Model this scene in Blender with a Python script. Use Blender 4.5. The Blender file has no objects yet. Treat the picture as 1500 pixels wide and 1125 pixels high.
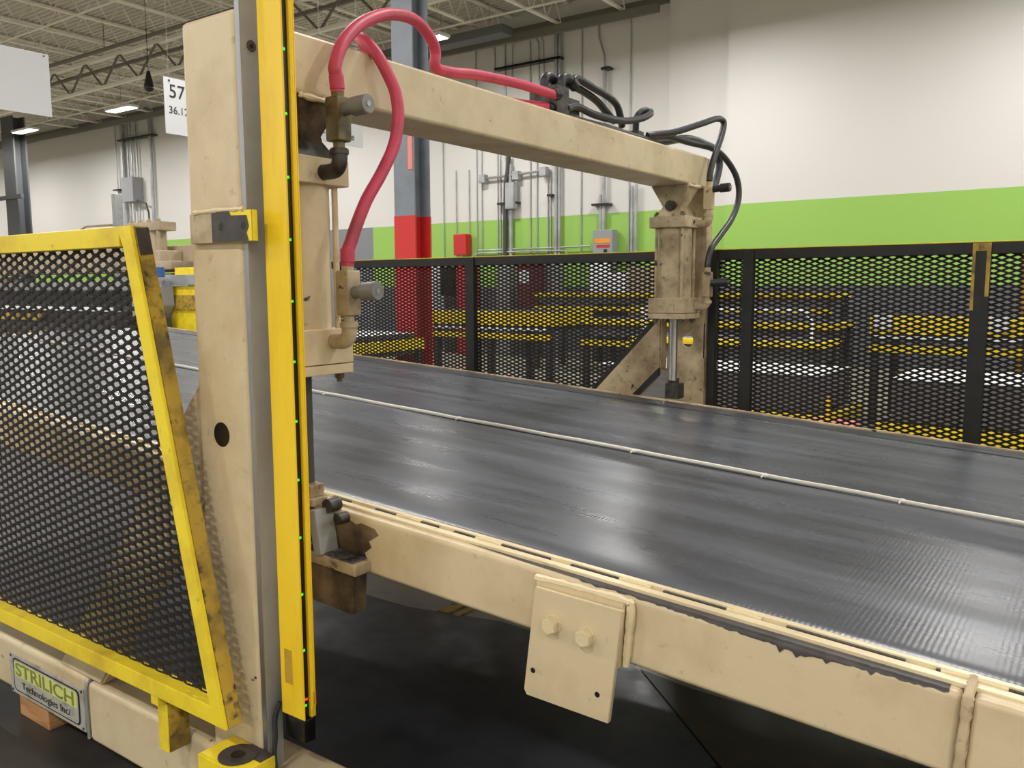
import bpy, bmesh, math, random
from mathutils import Vector, Matrix
import numpy as np
random.seed(7)
SC = bpy.context.scene
COL = SC.collection

# ---------------------------------------------------------------- camera
cam_d = bpy.data.cameras.new('camera'); cam = bpy.data.objects.new('camera', cam_d); COL.objects.link(cam)
CAM = Vector((0, 0, 1.53))
yaw, pitch, roll = math.radians(35.4936), math.radians(6.5624), math.radians(.2304)
fw = Vector((-math.sin(yaw)*math.cos(pitch), math.cos(yaw)*math.cos(pitch), -math.sin(pitch)))
rt = fw.cross(Vector((0, 0, 1))).normalized(); dn = fw.cross(rt)
r2 = math.cos(roll)*rt + math.sin(roll)*dn; d2 = -math.sin(roll)*rt + math.cos(roll)*dn
cam.matrix_world = Matrix(((r2.x, -d2.x, -fw.x, CAM.x), (r2.y, -d2.y, -fw.y, CAM.y), (r2.z, -d2.z, -fw.z, CAM.z), (0, 0, 0, 1)))
cam_d.sensor_width = 36; cam_d.lens = 36*1238.4/1500; cam_d.clip_start = .02; cam_d.clip_end = 200
SC.camera = cam
# ---------------------------------------------------------------- world, exposure
w = bpy.data.worlds.new('world'); SC.world = w; w.use_nodes = True
w.node_tree.nodes['Background'].inputs[0].default_value = (.9, .92, 1, 1)
w.node_tree.nodes['Background'].inputs[1].default_value = .05
SC.view_settings.view_transform = 'Standard'; SC.view_settings.look = 'None'
SC.view_settings.gamma = 1; SC.view_settings.use_curve_mapping = False
SC.view_settings.exposure = -1.38
LAMP_W = 520

# ---------------------------------------------------------------- materials
def lin(c): return tuple((v/12.92 if v <= .04045 else ((v+.055)/1.055)**2.4) for v in (x/255 for x in c))
def mat(name, rgb, rough=.5, metal=0, dirt=None, chips=None, bump=None, emit=None, spec=.5, stretch=(1, 1, 1), rvar=0, coat=0):
    """rgb sRGB. dirt=(scale, rgb, low, high); chips=(scale, rgb, threshold); bump=(scale, strength)"""
    m = bpy.data.materials.new(name); m.use_nodes = True; nt = m.node_tree; N = nt.nodes; L = nt.links
    b = N['Principled BSDF']; c = lin(rgb)+(1,)
    b.inputs['Base Color'].default_value = c; b.inputs['Roughness'].default_value = rough
    b.inputs['Metallic'].default_value = metal; b.inputs['Specular IOR Level'].default_value = spec
    if coat: b.inputs['Coat Weight'].default_value = coat; b.inputs['Coat Roughness'].default_value = .15
    if emit:
        b.inputs['Emission Color'].default_value = lin(rgb)+(1,); b.inputs['Emission Strength'].default_value = emit
    tc = N.new('ShaderNodeTexCoord'); mp = N.new('ShaderNodeMapping'); mp.inputs['Scale'].default_value = stretch
    L.new(tc.outputs['Object'], mp.inputs['Vector']); src = None
    def noise(sc, det=6, ro=.6):
        n = N.new('ShaderNodeTexNoise'); n.inputs['Scale'].default_value = sc; n.inputs['Detail'].default_value = det
        n.inputs['Roughness'].default_value = ro; L.new(mp.outputs[0], n.inputs['Vector']); return n.outputs['Fac']
    def ramp(f, lo, hi):
        r = N.new('ShaderNodeMapRange'); r.inputs[1].default_value = lo; r.inputs[2].default_value = hi; L.new(f, r.inputs[0]); return r.outputs[0]
    def mix(f, a, bcol):
        x = N.new('ShaderNodeMix'); x.data_type = 'RGBA'; L.new(f, x.inputs[0])
        if isinstance(a, tuple): x.inputs[6].default_value = a
        else: L.new(a, x.inputs[6])
        x.inputs[7].default_value = bcol; return x.outputs[2]
    cur = c
    if dirt:
        for d in (dirt if isinstance(dirt, list) else [dirt]):
            cur = mix(ramp(noise(d[0]), d[2], d[3]), cur, lin(d[1])+(1,))
    if chips: cur = mix(ramp(noise(chips[0], 3, .55), chips[2], chips[2]+.012), cur, lin(chips[1])+(1,))
    if not isinstance(cur, tuple): L.new(cur, b.inputs['Base Color'])
    if rvar:
        r = N.new('ShaderNodeMapRange'); r.inputs[1].default_value = .3; r.inputs[2].default_value = .7
        r.inputs[3].default_value = max(rough-rvar, .03); r.inputs[4].default_value = rough+rvar
        L.new(noise(9, 5), r.inputs[0]); L.new(r.outputs[0], b.inputs['Roughness'])
    if bump:
        bp = N.new('ShaderNodeBump'); bp.inputs['Strength'].default_value = bump[1]; bp.inputs['Distance'].default_value = .002
        L.new(noise(bump[0], 4), bp.inputs['Height']); L.new(bp.outputs[0], b.inputs['Normal'])
    return m
M = {}
M['tan'] = mat('tan_enamel', (212, 193, 158), .38, dirt=[(3, (180, 156, 118), .45, .75), (22, (150, 126, 92), .62, .8)], chips=(11, (70, 55, 52), .735), bump=(35, .25))
M['tan_dirty'] = mat('tan_enamel_grimy', (200, 180, 146), .45, dirt=[(5, (120, 98, 72), .42, .7), (30, (95, 76, 58), .58, .75)], chips=(16, (60, 48, 44), .70), bump=(40, .4))
M['tan_oily'] = mat('oil_stained_tan', (122, 100, 72), .4, dirt=[(8, (48, 38, 30), .4, .65)], bump=(30, .5))
M['tan_flat'] = mat('tan_flat_far', (190, 172, 145), .6, dirt=(2, (150, 132, 108), .4, .7))
M['tan_light'] = mat('tan_enamel_light', (232, 216, 178), .35, dirt=[(6, (205, 186, 148), .45, .7), (24, (140, 120, 92), .62, .78)], stretch=(.4, 1, 1), bump=(50, .3))
M['weld'] = mat('painted_weld', (222, 204, 165), .35, bump=(120, .8))
M['primer'] = mat('dark_primer', (70, 62, 60), .5, dirt=(20, (45, 42, 42), .4, .65))
M['yellow'] = mat('safety_yellow', (242, 216, 44), .35, dirt=[(6, (205, 172, 40), .45, .75), (26, (120, 100, 40), .66, .8)], bump=(60, .2))
M['yellow_dirty'] = mat('grimy_yellow', (186, 152, 52), .5, dirt=[(9, (112, 92, 48), .46, .66), (28, (50, 46, 40), .55, .7)], bump=(60, .5))
M['yellow_clean'] = mat('profile_yellow', (246, 206, 40), .3, dirt=(4, (228, 186, 36), .5, .75), stretch=(4, 4, .6))
M['black'] = mat('black_paint', (22, 22, 24), .5, dirt=(10, (36, 35, 34), .5, .7))
M['mesh'] = mat('mesh_steel_black', (30, 26, 25), .6, spec=.3)
M['black_gloss'] = mat('black_plastic', (18, 18, 19), .25)
M['steel'] = mat('brushed_steel', (168, 168, 172), .38, .85, stretch=(1, 1, .08), dirt=(20, (128, 128, 132), .4, .7))
M['greysteel'] = mat('grey_aluminium', (156, 154, 151), .5, .1, dirt=(5, (136, 134, 130), .4, .7))
M['chrome'] = mat('chrome_rod', (215, 215, 220), .12, 1)
M['iron'] = mat('dark_iron', (78, 74, 68), .45, .5, dirt=(25, (40, 36, 34), .4, .65), bump=(60, .5))
M['brass'] = mat('grimy_brass', (116, 102, 70), .4, .25, dirt=[(18, (64, 54, 40), .42, .65)], bump=(50, .3))
M['knob'] = mat('knurled_grey', (128, 126, 122), .42, .5, bump=(400, .6))
M['grease'] = mat('grey_grease', (92, 96, 102), .25, dirt=(40, (40, 42, 48), .4, .6), bump=(50, 1))
M['red_hose'] = mat('red_rubber', (196, 62, 88), .5, dirt=(14, (160, 62, 76), .5, .7), bump=(90, .15))
M['black_hose'] = mat('black_rubber', (40, 41, 44), .42, bump=(90, .2))
M['cord'] = mat('white_twine', (226, 222, 212), .8, bump=(300, 1))
M['white_paper'] = mat('sign_white', (212, 213, 216), .6)
M['ink'] = mat('sign_ink', (45, 46, 50), .6)
M['red'] = mat('red_paint', (192, 40, 40), .5)
M['colgrey'] = mat('column_grey', (122, 128, 136), .55, dirt=(3, (108, 113, 120), .4, .7))
M['coldark'] = mat('column_dark_grey', (84, 86, 88), .55)
M['galv'] = mat('galvanised', (176, 178, 180), .4, .4, dirt=(3, (150, 150, 150), .4, .7))
M['panelgrey'] = mat('panel_grey', (146, 148, 150), .5)
M['orange'] = mat('label_orange', (232, 150, 40), .5)
M['blue'] = mat('motor_blue', (40, 96, 168), .4)
M['wood'] = mat('pine_block', (190, 140, 92), .7, dirt=(6, (150, 102, 62), .4, .7), stretch=(1, 1, 8))
M['white_sheet'] = mat('white_sheet', (236, 238, 242), .35)
M['sheet_stack'] = mat('stack_side', (108, 106, 108), .7, dirt=(14, (80, 78, 80), .4, .65), stretch=(.3, .3, 12))
M['darkmetal'] = mat('dark_machine', (66, 64, 64), .55)
M['tablegrey'] = mat('table_grey', (112, 112, 114), .6, dirt=(3, (84, 84, 86), .4, .7))
M['roof'] = mat('roof_cream', (205, 200, 186), .75)
M['truss'] = mat('joist_paint', (236, 232, 220), .65)
M['truss_dark'] = mat('bridging_grey', (112, 108, 98), .65)
M['duct'] = mat('duct_grey', (96, 96, 96), .6)
M['floor'] = mat('concrete_floor', (158, 150, 136), .42, dirt=[(.6, (128, 122, 112), .4, .7), (5, (110, 104, 96), .55, .8)], rvar=.1)
M['floor_dark'] = mat('shaded_floor', (52, 49, 46), .45, dirt=(4, (34, 32, 30), .4, .7))  # dark floor colour with the shade under the machine put in
M['poly'] = mat('black_sheet', (46, 48, 53), .42, dirt=(1.2, (72, 75, 82), .45, .7), rvar=.1, bump=(3, .25))
M['brown_sheet'] = mat('dark_brown_sheet', (52, 44, 36), .45, dirt=(3, (82, 70, 54), .5, .8))
M['led'] = mat('led_green', (60, 255, 40), .4, emit=2.2)
M['led_red'] = mat('led_red', (255, 70, 40), .4, emit=2.0)
M['lens'] = mat('lamp_lens', (255, 252, 245), .4, emit=14)
M['plate'] = mat('nameplate_silver', (196, 192, 182), .35, .3, dirt=(16, (140, 130, 118), .5, .72))
M['plate_green'] = mat('nameplate_green', (206, 212, 122), .5)
M['lettergreen'] = mat('letter_olive', (128, 130, 62), .5)
M['pink'] = mat('pink_gear', (222, 130, 118), .6)
M['maroon'] = mat('maroon_cabinet', (110, 40, 40), .5)

def belt_mat():
    m = bpy.data.materials.new('rubber_belt'); m.use_nodes = True; nt = m.node_tree; N = nt.nodes; L = nt.links; b = N['Principled BSDF']
    tc = N.new('ShaderNodeTexCoord')
    def nz(scale, st, det=6):
        mp = N.new('ShaderNodeMapping'); mp.inputs['Scale'].default_value = st; L.new(tc.outputs['Object'], mp.inputs[0])
        n = N.new('ShaderNodeTexNoise'); n.inputs['Scale'].default_value = scale; n.inputs['Detail'].default_value = det; L.new(mp.outputs[0], n.inputs[0]); return n.outputs['Fac']
    r = N.new('ShaderNodeMapRange'); r.inputs[1].default_value = .38; r.inputs[2].default_value = .66; r.inputs[3].default_value = 0; r.inputs[4].default_value = 1
    L.new(nz(3.2, (.35, 2.6, 1)), r.inputs[0])
    cm = N.new('ShaderNodeMix'); cm.data_type = 'RGBA'; cm.inputs[6].default_value = lin((68, 70, 75))+(1,); cm.inputs[7].default_value = lin((92, 95, 102))+(1,)
    L.new(r.outputs[0], cm.inputs[0]); L.new(cm.outputs[2], b.inputs['Base Color'])
    rr = N.new('ShaderNodeMapRange'); rr.inputs[1].default_value = .35; rr.inputs[2].default_value = .68; rr.inputs[3].default_value = .24; rr.inputs[4].default_value = .38
    L.new(nz(2.0, (.5, 4, 1)), rr.inputs[0]); L.new(rr.outputs[0], b.inputs['Roughness'])
    bp = N.new('ShaderNodeBump'); bp.inputs['Strength'].default_value = .22; bp.inputs['Distance'].default_value = .0012
    L.new(nz(55, (.8, 1.4, 1), 5), bp.inputs['Height'])
    wv = N.new('ShaderNodeTexWave'); wv.inputs['Scale'].default_value = 28; wv.inputs['Distortion'].default_value = 1.2; wv.bands_direction = 'X'
    L.new(tc.outputs['Object'], wv.inputs[0])
    bp2 = N.new('ShaderNodeBump'); bp2.inputs['Strength'].default_value = .12; bp2.inputs['Distance'].default_value = .001
    L.new(wv.outputs['Fac'], bp2.inputs['Height']); L.new(bp.outputs[0], bp2.inputs['Normal']); L.new(bp2.outputs[0], b.inputs['Normal'])
    return m
M['belt'] = belt_mat()
M['belt_edge'] = mat('rubber_border', (56, 57, 59), .42, dirt=(8, (88, 90, 94), .5, .75), stretch=(.5, 2, 1), bump=(60, .4))

def wall_mat():
    m = bpy.data.materials.new('banded_wall'); m.use_nodes = True; nt = m.node_tree; N = nt.nodes; L = nt.links; b = N['Principled BSDF']
    g = N.new('ShaderNodeNewGeometry'); s = N.new('ShaderNodeSeparateXYZ'); L.new(g.outputs['Position'], s.inputs[0])
    def gt(v, sock='Z'):
        x = N.new('ShaderNodeMath'); x.operation = 'GREATER_THAN'; L.new(s.outputs[sock], x.inputs[0]); x.inputs[1].default_value = v; return x.outputs[0]
    def mul(a, c):
        x = N.new('ShaderNodeMath'); x.operation = 'MULTIPLY'; L.new(a, x.inputs[0]); L.new(c, x.inputs[1]); return x.outputs[0]
    def mix(f, a, c):
        x = N.new('ShaderNodeMix'); x.data_type = 'RGBA'; L.new(f, x.inputs[0])
        for k, q in ((6, a), (7, c)):
            if isinstance(q, tuple): x.inputs[k].default_value = q
            else: L.new(q, x.inputs[k])
        return x.outputs[2]
    GR = lin((104, 106, 112))+(1,); GN = lin((150, 194, 90))+(1,); WH = lin((216, 213, 209))+(1,); GD = lin((128, 131, 136))+(1,)
    low = mix(gt(1.525), GR, GN)
    lt = N.new('ShaderNodeMath'); lt.operation = 'LESS_THAN'; L.new(s.outputs['X'], lt.inputs[0]); lt.inputs[1].default_value = -16.8
    low = mix(mul(gt(-21.5, 'X'), lt.outputs[0]), low, GD)
    col = mix(gt(3.165), low, WH); L.new(col, b.inputs['Base Color']); b.inputs['Roughness'].default_value = .6
    n = N.new('ShaderNodeTexNoise'); n.inputs['Scale'].default_value = 6; bp = N.new('ShaderNodeBump'); bp.inputs['Strength'].default_value = .1
    L.new(n.outputs[0], bp.inputs['Height']); L.new(bp.outputs[0], b.inputs['Normal'])
    return m
M['wall'] = wall_mat()

# ---------------------------------------------------------------- mesh builder
class MB:
    def __init__(s): s.bm = bmesh.new()
    def box(s, x0, x1, y0, y1, z0, z1, bev=0, rot=None, piv=None, seg=2):
        t = bmesh.new(); bmesh.ops.create_cube(t, size=1)
        for v in t.verts: v.co = Vector(((x0+x1)/2+v.co.x*(x1-x0), (y0+y1)/2+v.co.y*(y1-y0), (z0+z1)/2+v.co.z*(z1-z0)))
        if bev: bmesh.ops.bevel(t, geom=list(t.edges), offset=bev, segments=seg, affect='EDGES', profile=.5)
        if rot is not None:
            p = Vector(piv) if piv else Vector(((x0+x1)/2, (y0+y1)/2, (z0+z1)/2))
            R_ = Matrix.Rotation(rot[1], 3, rot[0])
            for v in t.verts: v.co = R_ @ (v.co-p)+p
        s._join(t); return s
    def _join(s, t):
        me = bpy.data.meshes.new('t'); t.to_mesh(me); t.free(); s.bm.from_mesh(me); bpy.data.meshes.remove(me)
    def cyl(s, a, b, r, r2=None, n=20, bev=0):
        a, b = Vector(a), Vector(b); d = b-a; t = bmesh.new()
        bmesh.ops.create_cone(t, cap_ends=True, segments=n, radius1=r, radius2=r if r2 is None else r2, depth=d.length)
        if bev: bmesh.ops.bevel(t, geom=[e for e in t.edges if abs(abs(e.verts[0].co.z)-d.length/2) < 1e-6 and abs(e.verts[0].co.z-e.verts[1].co.z) < 1e-6], offset=bev, segments=2, affect='EDGES')
        q = d.to_track_quat('Z', 'Y').to_matrix()
        for v in t.verts: v.co = q @ v.co+(a+b)/2
        s._join(t); return s
    def prism(s, pts, n, d, bev=0):
        """pts: 3D planar polygon, extruded by vector n*d"""
        t = bmesh.new(); vs = [t.verts.new(p) for p in pts]; f = t.faces.new(vs)
        r = bmesh.ops.extrude_face_region(t, geom=[f]); nv = [e for e in r['geom'] if isinstance(e, bmesh.types.BMVert)]
        for v in nv: v.co += Vector(n)*d
        bmesh.ops.recalc_face_normals(t, faces=t.faces)
        if bev: bmesh.ops.bevel(t, geom=list(t.edges), offset=bev, segments=2, affect='EDGES')
        s._join(t); return s
    def tube(s, pts, r, n=12, sub=8, caps=True, wob=0):
        P = spline(pts, sub) if sub else [Vector(p) for p in pts]
        up = None; rings = []
        for i, p in enumerate(P):
            d = (P[min(i+1, len(P)-1)]-P[max(i-1, 0)]).normalized()
            if up is None: up = d.orthogonal().normalized()
            up = (up-d*up.dot(d)); up = up.normalized() if up.length > 1e-6 else d.orthogonal().normalized()
            sd = d.cross(up); rr = r*(1+wob*random.uniform(-1, 1))
            rings.append([s.bm.verts.new(p+rr*(math.cos(2*math.pi*k/n)*up+math.sin(2*math.pi*k/n)*sd)) for k in range(n)])
        for a, b in zip(rings, rings[1:]):
            for k in range(n): s.bm.faces.new((a[k], a[(k+1) % n], b[(k+1) % n], b[k]))
        if caps: s.bm.faces.new(rings[0][::-1]); s.bm.faces.new(rings[-1])
        return s
    def ball(s, c, r, sc=(1, 1, 1), n=16):
        t = bmesh.new(); bmesh.ops.create_uvsphere(t, u_segments=n, v_segments=n//2, radius=r)
        for v in t.verts: v.co = Vector((v.co.x*sc[0], v.co.y*sc[1], v.co.z*sc[2]))+Vector(c)
        s._join(t); return s
def spline(pts, sub):
    P = [Vector(p) for p in pts]; out = []
    for i in range(len(P)-1):
        p0, p1, p2, p3 = P[max(i-1, 0)], P[i], P[i+1], P[min(i+2, len(P)-1)]
        for k in range(sub):
            t = k/sub
            out.append(.5*((2*p1)+(p2-p0)*t+(2*p0-5*p1+4*p2-p3)*t*t+(3*p1-p0-3*p2+p3)*t**3))
    out.append(P[-1]); return out
def wloc(o):
    v = Vector((0, 0, 0))
    while o is not None: v += o.location; o = o.parent
    return v
def obj(name, mb, m, parent=None, local=False, smooth=True, angle=35):
    me = bpy.data.meshes.new(name)
    if parent is not None and not local:
        bmesh.ops.translate(mb.bm, vec=-wloc(parent), verts=mb.bm.verts)
    bmesh.ops.recalc_face_normals(mb.bm, faces=mb.bm.faces)
    if smooth:
        for f in mb.bm.faces: f.smooth = True
        for e in mb.bm.edges:
            if len(e.link_faces) == 2 and e.calc_face_angle(0) > math.radians(angle): e.smooth = False
    mb.bm.to_mesh(me); mb.bm.free()
    me.materials.append(M[m] if isinstance(m, str) else m)
    o = bpy.data.objects.new(name, me); COL.objects.link(o); o.parent = parent
    if smooth and len(me.polygons) > 6:
        wn = o.modifiers.new('weighted', 'WEIGHTED_NORMAL'); wn.keep_sharp = True
    return o
def thing(name, loc, label, cat, group=None):
    o = bpy.data.objects.new(name, None); COL.objects.link(o); o.location = loc; o.empty_display_size = .1
    return tag(o, label, cat, group)
def tag(o, label=None, cat=None, group=None, kind=None):
    if label: o['label'] = label
    if cat: o['category'] = cat
    if group: o['group'] = group
    if kind: o['kind'] = kind
    return o
def child(o, src, parent, loc):  # copy of a part sharing mesh data
    c = o.copy(); COL.objects.link(c); c.parent = parent; c.location = loc; return c
def text(name, s, size, loc, m, parent=None, rotz=0, ext=.0005, sx=1, bold=0, align='CENTER'):
    cu = bpy.data.curves.new(name, 'FONT'); cu.body = s; cu.size = size; cu.extrude = ext; cu.align_x = align; cu.align_y = 'CENTER'; cu.offset = bold
    cu.materials.append(M[m]); o = bpy.data.objects.new(name, cu); COL.objects.link(o)
    o.parent = parent; o.location = Vector(loc)-(wloc(parent) if parent else Vector((0, 0, 0)))
    bpy.context.view_layer.update(); me = bpy.data.meshes.new_from_object(o); n_ = o.name; bpy.data.objects.remove(o)
    me.transform(Matrix.Rotation(rotz, 4, 'Z') @ Matrix.Rotation(math.pi/2, 4, 'X') @ Matrix.Diagonal((sx, 1, 1, 1)))
    o = bpy.data.objects.new(name, me); COL.objects.link(o); o.parent = parent; o.location = Vector(loc)-(wloc(parent) if parent else Vector((0, 0, 0)))
    return o
def expanded(name, x0, x1, z0, z1, y, parent, m, L=.0584, S=.0225, wd=.0098, dp=.003, bond=.004, clip=None):
    """expanded metal sheet in the XZ plane: zigzag strands meeting at bonds. clip(z)->(xa,xb)"""
    V = []; Fc = []; rows = int((z1-z0)/(S/2)); off = Vector(wloc(parent)); base = np.array(off)
    for j in range(rows+1):
        zb = z0+j*S/2; xa, xb = (x0, x1) if clip is None else clip(zb+S/4)
        if xb-xa < .02: continue
        ph = 0 if j % 2 == 0 else L/2
        k0 = math.floor((xa-x0)/L)-1; k1 = math.ceil((xb-x0)/L)+1; pts = []
        for k in range(k0, k1+1):
            xc = x0+k*L+ph
            pts += [(xc-bond/2, 0), (xc+bond/2, 0), (xc+L/2-bond/2, 1), (xc+L/2+bond/2, 1)]
        q = []
        for (xa_, h), (xb_, h2) in zip(pts, pts[1:]):
            if xb_ <= xa or xa_ >= xb: continue
            if not q: t = max(0, (xa-xa_)/(xb_-xa_)); q.append((xa_+(xb_-xa_)*t, h+(h2-h)*t))
            t = min(1, (xb-xa_)/(xb_-xa_)); q.append((xa_+(xb_-xa_)*t, h+(h2-h)*t))
        n0 = len(V)
        for x, h in q:
            z = zb+h*S/2; yy = y+(h-.5)*.0035
            V += [(x, yy-dp/2, z-wd/2), (x, yy+dp/2, z-wd/2+.001), (x, yy+dp/2, z+wd/2+.001), (x, yy-dp/2, z+wd/2)]
        for i in range(len(q)-1):
            a = n0+4*i
            for c in range(4): Fc.append((a+c, a+(c+1) % 4, a+4+(c+1) % 4, a+4+c))
    V = [tuple(np.array(v)-base) for v in V]
    me = bpy.data.meshes.new(name); me.from_pydata(V, [], Fc); me.materials.append(M[m])
    o = bpy.data.objects.new(name, me); COL.objects.link(o); o.parent = parent; o['kind'] = 'stuff'; return o
def struct(name, mb, m, parent=None, **k):
    o = obj(name, mb, m, parent, **k)
    if parent is None: o['kind'] = 'structure'
    return o

# ================================================================= ROOM
struct('floor', MB().box(-60, 32, -14, 17.2, -.2, 0), 'floor')
struct('wall_back', MB().box(-60, -7.97, 17, 17.3, 0, 8.2), 'wall')
struct('wall_back_pilaster', MB().box(-7.97, -6.65, 16.9, 17.3, 0, 8.2), 'wall')
struct('wall_back_right', MB().box(-6.60, 32, 16.72, 17.3, 0, 8.2), 'wall')
struct('wall_back_shadow_slot', MB().box(-6.65, -6.60, 17.1, 17.3, 0, 8.2), 'wall')  # backs a slot added to draw a dark shadow line at the wall step
struct('wall_left', MB().box(-60.3, -60, -14, 17.2, 0, 8.2), 'wall')
struct('wall_right', MB().box(32, 32.3, -14, 17.2, 0, 8.2), 'wall')
struct('wall_front', MB().box(-60, 32, -14.3, -14, 0, 8.2), 'wall')
# corrugated roof deck: ribs run along X
mb = MB(); ys = []; y = -14.0
prof = []
while y < 17:
    prof += [(y, 7.90), (y+.07, 7.90), (y+.085, 7.94), (y+.135, 7.94)]; y += .15
prof.append((17, 7.90))
vt = [(mb.bm.verts.new((-60, a, b)), mb.bm.verts.new((32, a, b))) for a, b in prof]
for (a, b), (c, d) in zip(vt, vt[1:]): mb.bm.faces.new((a, b, d, c))
o = struct('ceiling', mb, 'roof', smooth=False)
# roof joists (along Y), shared meshes
top_p = MB().box(-.05, .05, -6, 6, .52, .56); bot_p = MB().box(-.045, .045, -5.7, 6, 0, .035)
web_p = MB().cyl((0, -.3, .02), (0, 0, .53), .013, n=6); web_q = MB().cyl((0, 0, .53), (0, .3, .02), .013, n=6)
J = None
joists = []
for i in range(19):
    X = -1.6-1.6*i-.9
    r = thing('roof_joist', (X, 10.98, 7.32), 'cream open-web steel joist running under the roof deck', 'joist', 'open-web roof joists')
    if J is None:
        J = [obj('top_chord', top_p, 'truss', r, local=True), obj('bottom_chord', bot_p, 'truss', r, local=True)]
        wa = obj('web_bar', web_p, 'truss', r, local=True); wb = obj('web_bar', web_q, 'truss', r, local=True)
        for k in range(-9, 10):
            if k: child(wa, 0, r, (0, .6*k, 0)); child(wb, 0, r, (0, .6*k, 0))
    else:
        for c in J: child(c, 0, r, (0, 0, 0))
        for k in range(-9, 10): child(wa, 0, r, (0, .6*k, 0)); child(wb, 0, r, (0, .6*k, 0))
    joists.append(r)
# girders + bridging along X
for gi, (Y, zb, lab) in enumerate(((12.0, 7.05, 'deep cream truss girder crossing below the roof joists, nearer the back wall'), (4.6, 7.05, 'deep cream truss girder crossing below the roof joists, farther from the back wall'))):
    r = thing('truss_girder', (-18, Y, zb), lab, 'girder')
    obj('top_chord', MB().box(-42, 0, Y-.06, Y+.06, 7.24, 7.31), 'truss', r)
    obj('bottom_chord', MB().box(-42, 0, Y-.05, Y+.05, 6.55, 6.61), 'truss', r)
    a = obj('web_bar', MB().cyl((-18, Y, 6.58), (-17.2, Y, 7.27), .028, n=6), 'truss_dark', r)
    b = obj('web_bar', MB().cyl((-17.2, Y, 7.27), (-16.4, Y, 6.58), .028, n=6), 'truss_dark', r)
    for k in range(-14, 11):
        if k: child(a, 0, r, (1.6*k, 0, 0)); child(b, 0, r, (1.6*k, 0, 0))
for Y in (8.2, 9.9, 13.6, 15.2):
    tag(obj('bridging_angle', MB().box(-42, 0, Y-.02, Y+.02, 7.285, 7.315), 'truss'), 'thin steel bridging angle crossing beneath the joists', 'brace', 'joist bridging lines')
r = thing('air_duct', (-13.1, 15.6, 7.0), 'dark rectangular duct under the roof near the back wall', 'duct')
obj('duct_run', MB().box(-15.0, -11.2, 15.4, 15.8, 7.0, 7.2, .03), 'duct', r)
for x in (-14.5, -13.1, -11.7): obj('hanger', MB().cyl((x, 15.6, 7.2), (x, 15.6, 7.895), .01, n=6), 'galv', r)
for Y, z, lab in ((11.4, 7.18, 'long grey sprinkler pipe under the joists, nearer the camera'), (12.5, 7.22, 'long grey sprinkler pipe under the joists, nearer the back wall')):
    r = thing('sprinkler_pipe', (-20, Y, z), lab, 'pipe')
    obj('pipe_run', MB().cyl((-42, Y, z), (-2, Y, z), .045, n=10), 'truss_dark', r)
    for x in range(-40, -2, 5): obj('hanger', MB().cyl((x, Y, z+.04), (x, Y, 7.895), .01, n=6), 'truss_dark', r)
tag(obj('wall_ledger', MB().box(-42, -7.97, 16.88, 17, 7.42, 7.56, .01), 'truss_dark'), 'dark steel ledger along the top of the back wall', 'beam')
tag(obj('roof_beam', MB().box(-42, -8.0, 16.4, 16.5, 7.1, 7.28, .01), 'truss_dark'), 'grey beam just in front of the back wall under the joists', 'beam')

# lamps: grid of high-bay fixtures
proto = None
for Y in (13.8, 5.0, -3.8, -12.6):
    for i in range(-5, 9):
        X = -.7-5.7*i
        if proto is None:
            r = thing('high_bay_lamp', (X, Y, 6.6), 'white high-bay ceiling lamp hanging from the joists', 'lamp', 'high-bay lamps in rows under the roof')
            hs = obj('housing', MB().box(-.62, .62, -.17, .17, 0, .07, .01), 'white_sheet', r, local=True)
            ln = obj('lens', MB().box(-.58, .58, -.14, .14, -.012, -.001), 'lens', r, local=True)
            ld = bpy.data.lights.new('lamp_light', 'AREA'); ld.shape = 'RECTANGLE'; ld.size = 1.16; ld.size_y = .28; ld.energy = LAMP_W; ld.color = (1, .98, .965)
            lo = bpy.data.objects.new('lamp_light', ld); COL.objects.link(lo); lo.parent = r; lo.location = (0, 0, -.02); hr = obj('hanger', MB().cyl((0, 0, .07), (0, 0, 1.299), .008, n=6), 'galv', r, local=True); proto = r
        else:
            r = proto.copy(); COL.objects.link(r); r.location = (X, Y, 6.6)
            for c in (hs, ln, lo, hr): child(c, 0, r, c.location)
            if Y > 13 and i in (2, 4, 5): r['label'] = {2: 'bright high-bay lamp beside the red hose loop and grey column', 4: 'bright high-bay lamp left of the sign reading 57', 5: 'high-bay lamp at the far left beside the dark column'}[i]

# steel column with red foot, dark column
cr = thing('building_column', (-7.35, 8.15, 0), 'grey steel building column with a red-painted foot, behind the black fence', 'column')
def hbeam(x0, x1, y0, y1, z0, z1, t):
    xm = (x0+x1)/2; P = [(x0, y0), (x1, y0), (x1, y0+t), (xm+t/2, y0+t), (xm+t/2, y1-t), (x1, y1-t), (x1, y1), (x0, y1), (x0, y1-t), (xm-t/2, y1-t), (xm-t/2, y0+t), (x0, y0+t)]
    return MB().prism([(a, b, z0) for a, b in P], (0, 0, 1), z1-z0)
obj('shaft', hbeam(-7.52, -7.18, 8.0, 8.30, 2.42, 7.3, .02), 'colgrey', cr)
obj('painted_foot', hbeam(-7.525, -7.175, 7.995, 8.305, 0, 2.42, .026), 'red', cr)
obj('arrow_sticker', MB().box(-7.27, -7.20, 7.99, 8.0, 2.98, 3.38), 'pink', cr)
cd = thing('building_column', (-30.8, 14.1, 0), 'dark grey steel building column behind the blank white sign', 'column')
obj('shaft', hbeam(-31.3, -30.5, 14, 14.44, 0, 7.3, .05), 'coldark', cd)
obj('hanger_bar', MB().box(-31.9, -30.0, 13.9, 14, 4.55, 4.68), 'coldark', cd)

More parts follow.
